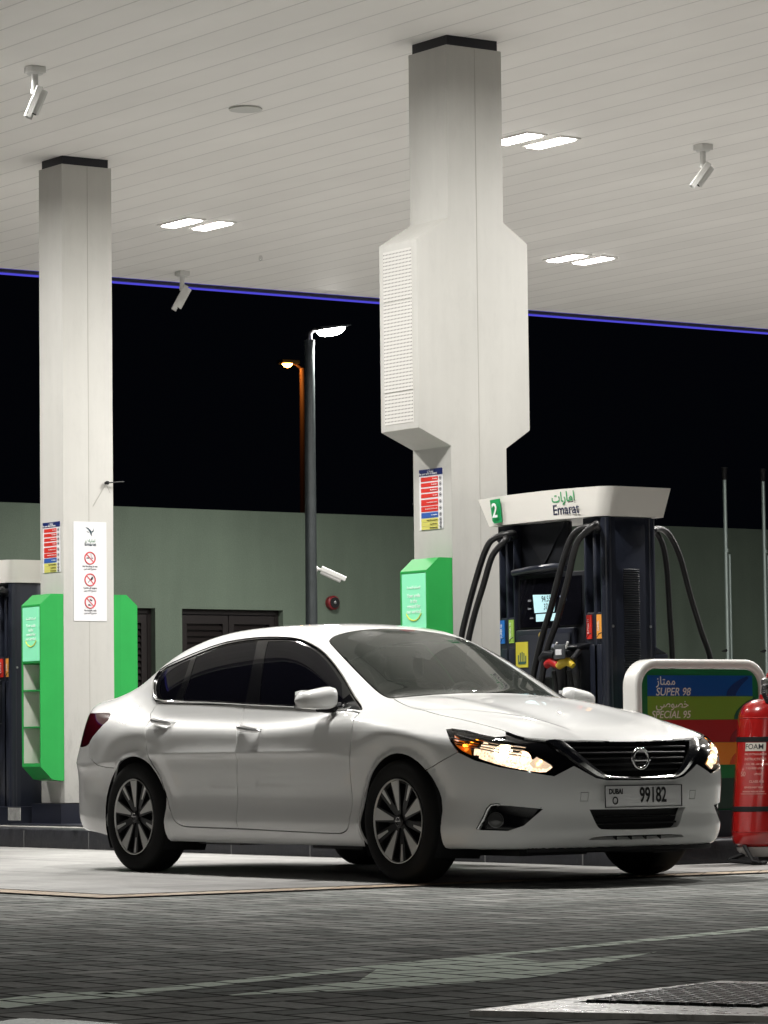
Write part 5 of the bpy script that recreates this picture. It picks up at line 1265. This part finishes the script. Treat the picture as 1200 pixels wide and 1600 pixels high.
# ---- headlights
REFL=mat('reflector',(.72,.72,.72),.12,metal=1)
BULB=emit('lamp_bulb',(1,.86,.66),70); AMBER=emit('amber_bulb',(1,.30,.02),9); AMBL=mat('amber_lens',(.75,.16,.01),.15,coat=1,emis=(1,.22,.01),es=.25)
WARMR=mat('lit_reflector',(.75,.62,.5),.18,metal=.8,emis=(1,.74,.52),es=.8)
BEZ,_nt,_b=None,None,None
BEZ=bpy.data.materials.new('faceted_reflector'); BEZ.use_nodes=True; _nt=BEZ.node_tree; _b=_nt.nodes['Principled BSDF']; _b.inputs['Base Color'].default_value=(.72,.64,.56,1); _b.inputs['Metallic'].default_value=.9; _b.inputs['Roughness'].default_value=.22
_b.inputs['Emission Color'].default_value=(1,.70,.46,1)
_v=_nt.nodes.new('ShaderNodeTexVoronoi'); _v.inputs['Scale'].default_value=60; _tc=_nt.nodes.new('ShaderNodeTexCoord'); _nt.links.new(_tc.outputs['Object'],_v.inputs['Vector']); _bp=_nt.nodes.new('ShaderNodeBump'); _bp.inputs['Distance'].default_value=.01; _nt.links.new(_v.outputs['Distance'],_bp.inputs['Height']); _nt.links.new(_bp.outputs[0],_b.inputs['Normal'])
_mr=_nt.nodes.new('ShaderNodeMapRange'); _mr.inputs[1].default_value=0; _mr.inputs[2].default_value=.6; _mr.inputs[3].default_value=.45; _mr.inputs[4].default_value=1.7; _nt.links.new(_v.outputs['Distance'],_mr.inputs[0]); _nt.links.new(_mr.outputs[0],_b.inputs['Emission Strength'])
def surf_pt(u,v,back):
    """point on the nose seen along the lamp direction, moved back by `back`"""
    bu,bv,bw=basis('d'); p0=bu*u+bv*v
    lo,hi=-2.5,.4
    p=p0-bw*0
    for _ in range(40):
        m_=(lo+hi)/2; q=p0+bw*m_
        if Fcar(np.array(q.x),np.array(q.y),np.array(q.z))<0: hi=m_
        else: lo=m_
    return p0+bw*(lo+back)
us=[q[0] for q in QL]; vs_=[q[1] for q in QL]
for s in('r','l'):
    sg=1 if s=='r' else -1
    hl=panel('headlight',[R_LAMP],LENS,CAR,s)
    panel('lamp_housing',[R_LAMP],mat('lamp_black',(.02,.02,.022),.2,coat=.5),hl,s,inset=.075)
    F2=lambda p:(p.x,p.y*sg,p.z)
    panel('lamp_bezel',[R_LAMP],BEZ,hl,s,inset=.040,keep=lambda c:c.x>.57 and c.z<.798-.15*(c.x-.55)/.35)
    def off3(key,i=None): return None
    def nrm(p): return Vector(grad(np.array([tuple(p)]))[0])
    def bowl(name,c,r,m,depth=.05,parent=hl,sq=1.0,n=20):
        """a dish facing out of the lamp at surface point c"""
        c=Vector(c); N=(nrm(c)+Vector((1.2,0,0))).normalized(); a=N.orthogonal().normalized()
        a=(Vector((0,0,1))-N*N.z).normalized(); b=N.cross(a)
        mb=MB(); v=[];f=[]
        for k,(rr,dd) in enumerate(((1,0),(.93,.25),(.75,.6),(.45,.9),(.12,1.))):
            for j in range(n):
                t=2*math.pi*j/n; p=c-N*(.018+depth*dd)+a*(r*rr*math.sin(t)*sq)+b*(r*rr*math.cos(t)); v.append(F2(p))
        for k in range(4):
            for j in range(n): f.append((k*n+j,k*n+(j+1)%n,(k+1)*n+(j+1)%n,(k+1)*n+j))
        mb.add(v,f,True); o=mb.build(name,m,parent)
        return c-N*(.018+depth*.55)
    P1=Vector((.725,-.722,.688)); c=bowl('reflector',P1,.052,WARMR,.05)
    mb=MB(); mb.lathe([(.001,-.018),(.021,-.011),(.026,.0),(.021,.014),(.001,.020)],F2(c+Vector((.012,0,0))),n=14); mb.build('bulb',BULB,hl)
    P2=Vector((.812,-.652,.662)); c=bowl('reflector',P2,.042,WARMR,.045)
    mb=MB(); mb.lathe([(.001,-.008),(.008,-.005),(.009,.0),(.008,.006),(.001,.009)],F2(c+Vector((.01,0,0))),n=12); mb.build('bulb',BULB,hl)
    # turn lamp at the inner end, side marker at the outer end
    def plate(name,pxs,m,inset,parent=hl):
        mb=MB(); v=[]
        for p in pxs:
            p=Vector(p); v.append(F2(p-nrm(p)*inset))
        cen=tuple(sum(q[i] for q in v)/len(v) for i in range(3)); v=[cen]+v; n=len(v)
        mb.add(v,[(0,i,i+1) for i in range(1,n-1)]+[(0,n-1,1)]); return mb.build(name,m,parent)
    plate('indicator',[(.850,-.601,.676),(.878,-.560,.648),(.892,-.530,.628),(.885,-.560,.610),(.850,-.625,.612),(.832,-.640,.640)],WARMR,.02)
    for q in((.868,-.588,.650),(.862,-.60,.636)):
        q=Vector(q); q-=nrm(q)*.014; mb=MB(); mb.lathe([(.001,-.009),(.008,-.006),(.0095,0),(.008,.006),(.001,.009)],F2(q),n=12); mb.build('bulb',emit('amber_lit_bulb',(1,.50,.12),10),hl)
    plate('side_marker',[(.372,-.790,.800),(.455,-.800,.772),(.52,-.800,.735),(.562,-.822,.682),(.500,-.836,.705),(.43,-.838,.745)],AMBL,.012)
    q=Vector((.50,-.818,.735)); q-=nrm(q)*.004; mb=MB(); mb.lathe([(.001,-.008),(.008,-.005),(.009,0),(.008,.005),(.001,.008)],F2(q),n=12); mb.build('bulb',AMBER,hl)
    # silver fluting above the reflectors
    mb=MB()
    for k in range(4):
        pts=[]
        for t in np.linspace(0,1,10):
            p=Vector((.36+.44*t,0,0)); z=.812-.085*t-.014*k
            lo,hi=-1.2,-.2
            for _ in range(26):
                m_=(lo+hi)/2
                if Fcar(np.array(p.x),np.array(m_),np.array(z))<0: hi=m_
                else: lo=m_
            q=Vector((p.x,lo,z)); q=q-nrm(q)*(.014+.005*k); pts.append(F2(q))
        mb.tube(pts,.0045,6)
    mb.build('fluting',REFL,hl)
    # fog lamp with its chrome blade
    q=Vector((.697,-.761,.342)); N=(nrm(q)+Vector((1,0,0))).normalized()
    c=q-N*.022; Mx=N.to_track_quat('Z','Y').to_matrix()
    mb=MB(); v=[];f=[];n=20
    prof=[(.042,0),(.042,.012),(.036,.014),(.034,.004),(.02,.010),(.001,.013)]
    for r,h in prof:
        for j in range(n):
            t=2*math.pi*j/n; p=Mx@Vector((r*math.cos(t),r*math.sin(t),h))+c; v.append(F2(p))
    for i in range(len(prof)-1):
        for j in range(n): f.append((i*n+j,i*n+(j+1)%n,(i+1)*n+(j+1)%n,(i+1)*n+j))
    mb.add(v,f,True); mb.build('fog_lamp',mat('fog_glass',(.10,.10,.10),.05,coat=1,metal=.4),CAR)
    pts=[Vector(p) for p in OUTL['fog'][1][:6]]; pts=[Vector((.596,-.808,.292))]+pts[1:5]+[Vector((.78,-.68,.415)),Vector((.866,-.589,.402))]
    mb=MB(); mb.tube([F2(p+nrm(p)*.001) for p in pts],[.008,.012,.011,.008,.006,.005,.004],8); mb.build('fog_trim',CHROME,CAR)
# ---- wheels
def wheel(cx,side_,steer=0,rot=0):
    """axle along y; side_=-1: outer face towards -y"""
    w=bpy.data.objects.new('wheel',None); COL.objects.link(w); w.location=(cx,.80*side_,.332); attach(w,CAR)
    def fin(o,name): o.name=name; return o
    prof=[(.205,-.088),(.235,-.098),(.245,-.104),(.262,-.1085),(.285,-.110),(.305,-.1065),(.320,-.098),(.329,-.083),(.3325,-.06),(.3335,0),(.3325,.06),(.329,.083),(.315,.103),(.285,.110),(.245,.104),(.205,.088)]
    mb=MB(); n=56; v=[];f=[]
    for r,h in prof:
        for k in range(n):
            a=2*math.pi*k/n; v.append((r*math.cos(a),h,r*math.sin(a)))
    for i in range(len(prof)-1):
        for k in range(n): f.append((i*n+k,(i+1)*n+k,(i+1)*n+(k+1)%n,i*n+(k+1)%n))
    mb.add(v,f,True)
    ty=mb.build('tyre',RUBBER); ty.parent=w
    # tread grooves as thin dark rings are part of the tyre's own profile; rim barrel
    def ring(prof,m,name,n=48,parent=w):
        mb=MB(); v=[];f=[]
        for r,h in prof:
            for k in range(n):
                a=2*math.pi*k/n; v.append((r*math.cos(a),h*-side_*-1 if False else h*(-side_)*-1,r*math.sin(a)))
        for i in range(len(prof)-1):
            for k in range(n): f.append((i*n+k,(i+1)*n+k,(i+1)*n+(k+1)%n,i*n+(k+1)%n))
        mb.add(v,f,True); o=mb.build(name,m); o.parent=parent; return o
    # h here: positive = outwards (towards side_)
    rim=ring([(.221,.092),(.227,.100),(.2285,.104),(.225,.105),(.2215,.098),(.205,.06),(.200,-.08)],ALLOY,'rim')
    ring([(.2205,.0965),(.204,.06),(.199,-.08)],RIMBLK,'rim_barrel',parent=rim)
    ring([(.001,.02),(.199,.02)],BLACKM,'brake_disc',parent=rim)
    yo=lambda h:h*side_
    # black spokes and machined faces
    blk=MB(); fac=MB()
    def wedge(mb,a,r0,r1,w0,w1,h0,h1,th,skew=0):
        ca,sa=math.cos(a),math.sin(a)
        def P(r,t,h): return (r*ca-t*sa,yo(h),r*sa+t*ca)
        o=[P(r0,-w0,h0),P(r0,w0,h0),P(r1,w1+skew,h1),P(r1,-w1+skew,h1)]
        i=[P(r0,-w0,h0-th),P(r0,w0,h0-th),P(r1,w1+skew,h1-th),P(r1,-w1+skew,h1-th)]
        mb.add(o+i,[(0,1,2,3),(7,6,5,4),(0,4,5,1),(1,5,6,2),(2,6,7,3),(3,7,4,0)])
    for k in range(5):
        a=rot+2*math.pi*k/5
        wedge(blk,a,.03,.217,.016,.044,.088,.096,.035)
        wedge(fac,a,.058,.217,.006,.036,.0895,.0985,.004,0)
        b=a+math.pi/5
        wedge(blk,b,.03,.217,.014,.030,.080,.094,.030)
        wedge(fac,b,.085,.217,.0025,.0125,.083,.0965,.004,-.006)
    blk.build('spokes',RIMBLK).parent=rim; fac.build('spoke_faces',ALLOY).parent=rim
    hb=MB(); v=[];f=[];n=20
    for r,h in[(.036,.06),(.036,.094),(.030,.099),(.001,.100)]:
        for q in range(n):
            a=2*math.pi*q/n; v.append((r*math.cos(a),yo(h),r*math.sin(a)))
    for i in range(3):
        for q in range(n): f.append((i*n+q,(i+1)*n+q,(i+1)*n+(q+1)%n,i*n+(q+1)%n))
    hb.add(v,f,True); hb.build('hub_cap',RIMBLK).parent=rim
    mb=MB(); mb.tube([(.020*math.cos(t),yo(.1005),.020*math.sin(t)) for t in np.linspace(.4,5.2,15)],.0022,5); mb.tube([(-.024,yo(.101),0),(.024,yo(.101),.0)],.0022,5)
    mb.build('hub_badge',CHROME).parent=rim
    w.rotation_euler=(0,0,steer)
    return w
wheel(0,-1,math.radians(0),math.radians(98)); wheel(0,1,0,.3)
wheel(-2.776,-1,0,math.radians(92)); wheel(-2.776,1,0,1.)
# arch liners, floor and underbody boxes
for wx in(0.,-2.776):
    for sg in(1,-1):
        mb=MB(); v=[];f=[];n=24
        for yy in(-.885,-.60):
            for k in range(n+1):
                a=math.pi*(-.18+1.36*k/n); rr=.366+ (.0 if yy<-.8 else .02); v.append((wx+rr*math.cos(a),yy*sg if yy<-.8 else yy*sg,.335+rr*math.sin(a)))
        for k in range(n): f.append((k,k+1,n+2+k,n+1+k))
        v.append((wx,-.60*sg,.335)); c=len(v)-1
        for k in range(n): f.append((n+1+k,n+2+k,c))
        mb.add(v,f,True); mb.build('arch_liner',BLACKM,CAR)
mb=MB(); mb.box((-3.6,-.60,.19),(.80,.60,.26)); mb.box((-2.40,-.84,.2),(-.40,.84,.24))
mb.box((.2,-.55,.145),(.62,-.1,.19)); mb.box((.1,.1,.15),(.7,.5,.19)); mb.tube([(-2.9,.2,.2),(-.2,.2,.17)],.03,8); mb.box((-2.35,-.7,.17),(-1.9,-.2,.2)); mb.box((-1.1,-.72,.165),(-.6,-.3,.2))
mb.build('underbody',BLACKM,CAR)
# black lip under the front bumper
mb=MB(); mb.tube([(on_nose(y,.2)-.03,y,.178) for y in np.linspace(-.62,.62,21)],.016,6); mb.build('chin_lip',BLACKM,CAR)
# mud guard ahead of/behind front wheel
for sg in(1,-1):
    MB().box((-.405,-.85*sg,.20),(-.385,-.72*sg,.40)).build('splash_guard',mat('grey_plastic',(.06,.06,.06),.6),CAR)
# ---- door mirrors
for sg in(1,-1):
    mir=MB(); v=[];f=[]
    cx,cy,cz=-.775,-.925,1.003
    ns,nt=18,10
    for i in range(nt+1):
        t=-1+2*i/nt       # along y, outwards
        yy=cy-t*.125
        k=(1-abs(t)**5)**.5 if abs(t)<1 else 0.02
        hh=.072*(.80+.20*(-t))*max(k,.02); dd=.075*max(k,.02)
        for j in range(ns):
            a=2*math.pi*j/ns; ca,sa=math.cos(a),math.sin(a)
            ex=abs(ca)**.75*(1 if ca>0 else -1); ez=abs(sa)**.75*(1 if sa>0 else -1)
            xx=cx+dd*ex*(1. if ex>0 else .55)-.02*t+.02; zz=cz+hh*ez+.010*(-t)
            v.append((xx,yy*sg,zz))
    for i in range(nt):
        for j in range(ns): f.append((i*ns+j,i*ns+(j+1)%ns,(i+1)*ns+(j+1)%ns,(i+1)*ns+j))
    f+=[tuple(range(ns)),tuple(nt*ns+j for j in range(ns))]
    mir.add(v,f,True); mo=mir.build('door_mirror',PAINT,CAR,auto=60)
    mb=MB(); mb.box((cx-.024,(cy-.105)*sg,cz-.05),(cx-.034,(cy+.10)*sg,cz+.05)); mb.build('mirror_glass',mat('mirror',(.6,.6,.6),.02,metal=1),mo)
    mb=MB(); mb.tube([(-.74,-.76*sg,.957),(-.76,-.84*sg,.950),(-.765,-.90*sg,.960)],[.03,.026,.03],10); mb.build('mirror_foot',BLACKM,mo)
    mb=MB(); mb.prism([(-.80,-.783*sg,.948),(-.52,-.772*sg,.938),(-.68,-.735*sg,1.03)],(0,-.008*sg,0)); mb.build('mirror_sail',BLACKP,CAR)
# ---- cabin: seats, dash, wheel, inner mirror
mb=MB(); mb.box((-3.3,-.66,.26),(-.5,.66,.32)); mb.build('cabin_floor',DASH,CAR)
mb=MB()
v=[];f=[];n=14
for i,(x,z) in enumerate(((-.95,.62),(-.90,.86),(-.84,.965),(-.70,.985),(-.48,.965),(-.40,.93),(-.38,.60))):
    for k in range(n+1):
        y=-.68+1.36*k/n; v.append((x-.10*(y/.68)**2,y,z-.015*(y/.68)**4+ (.02*math.exp(-((y+(-.36))/.18)**2) if 1<i<4 else 0)))
for i in range(6):
    for k in range(n): f.append((i*(n+1)+k,i*(n+1)+k+1,(i+1)*(n+1)+k+1,(i+1)*(n+1)+k))
mb.add(v,f,True); mb.build('dashboard',DASH,CAR)
mb=MB(); mb.tube([(-1.02-.07*math.sin(t),.36+.18*math.cos(t),.93+.17*math.sin(t)) for t in np.linspace(0,2*math.pi,29)[:-1]],.014,8,closed=True)
mb.tube([(-1.02,.19,.93),(-1.0,.36,.92),(-1.02,.53,.93)],.015,6); mb.tube([(-1.0,.36,.92),(-.85,.36,.88)],.035,8); mb.build('steering_wheel',DASH,CAR)
for sx,ys in((-1.55,(.37,-.37)),(-2.35,(.37,-.37))):
    for y in ys:
        mb=MB(); mb.box((sx-.05,y-.24,.34),(sx+.48,y+.24,.58)); mb.prism([(sx-.02,y-.23,.55),(sx+.12,y-.23,.56),(sx-.10,y-.20,1.12),(sx-.20,y-.20,1.12)],(0,.46,0))
        st=mb.build('seat',SEAT,CAR,bevel=.04,seg=3)
        MB().box((sx-.22,y-.12,1.14),(sx-.12,y+.12,1.30)).build('headrest',SEAT,st,bevel=.035,seg=3)
MB().box((-1.27,-.12,1.255),(-1.245,.12,1.32)).build('inner_mirror',BLACKM,CAR,bevel=.01)
# wipers
for sg,(a,b) in enumerate((((-.43,.50,1.025),(-.62,-.02,1.115)),((-.42,-.15,1.035),(-.50,-.58,1.02)))):
    mb=MB(); mb.tube([(-.41,b[1]+ (a[1]-b[1])*.9,1.02),((a[0]+b[0])/2+.03,(a[1]+b[1])/2,(a[2]+b[2])/2-.005),b],.006,6)
# sheets behind the bumper intake so nothing shows through
MB().box((.25,-.5,.20),(.70,.5,.62)).build('engine_block',BLACKM,CAR)
BMC_DONE=True; bmC.free()
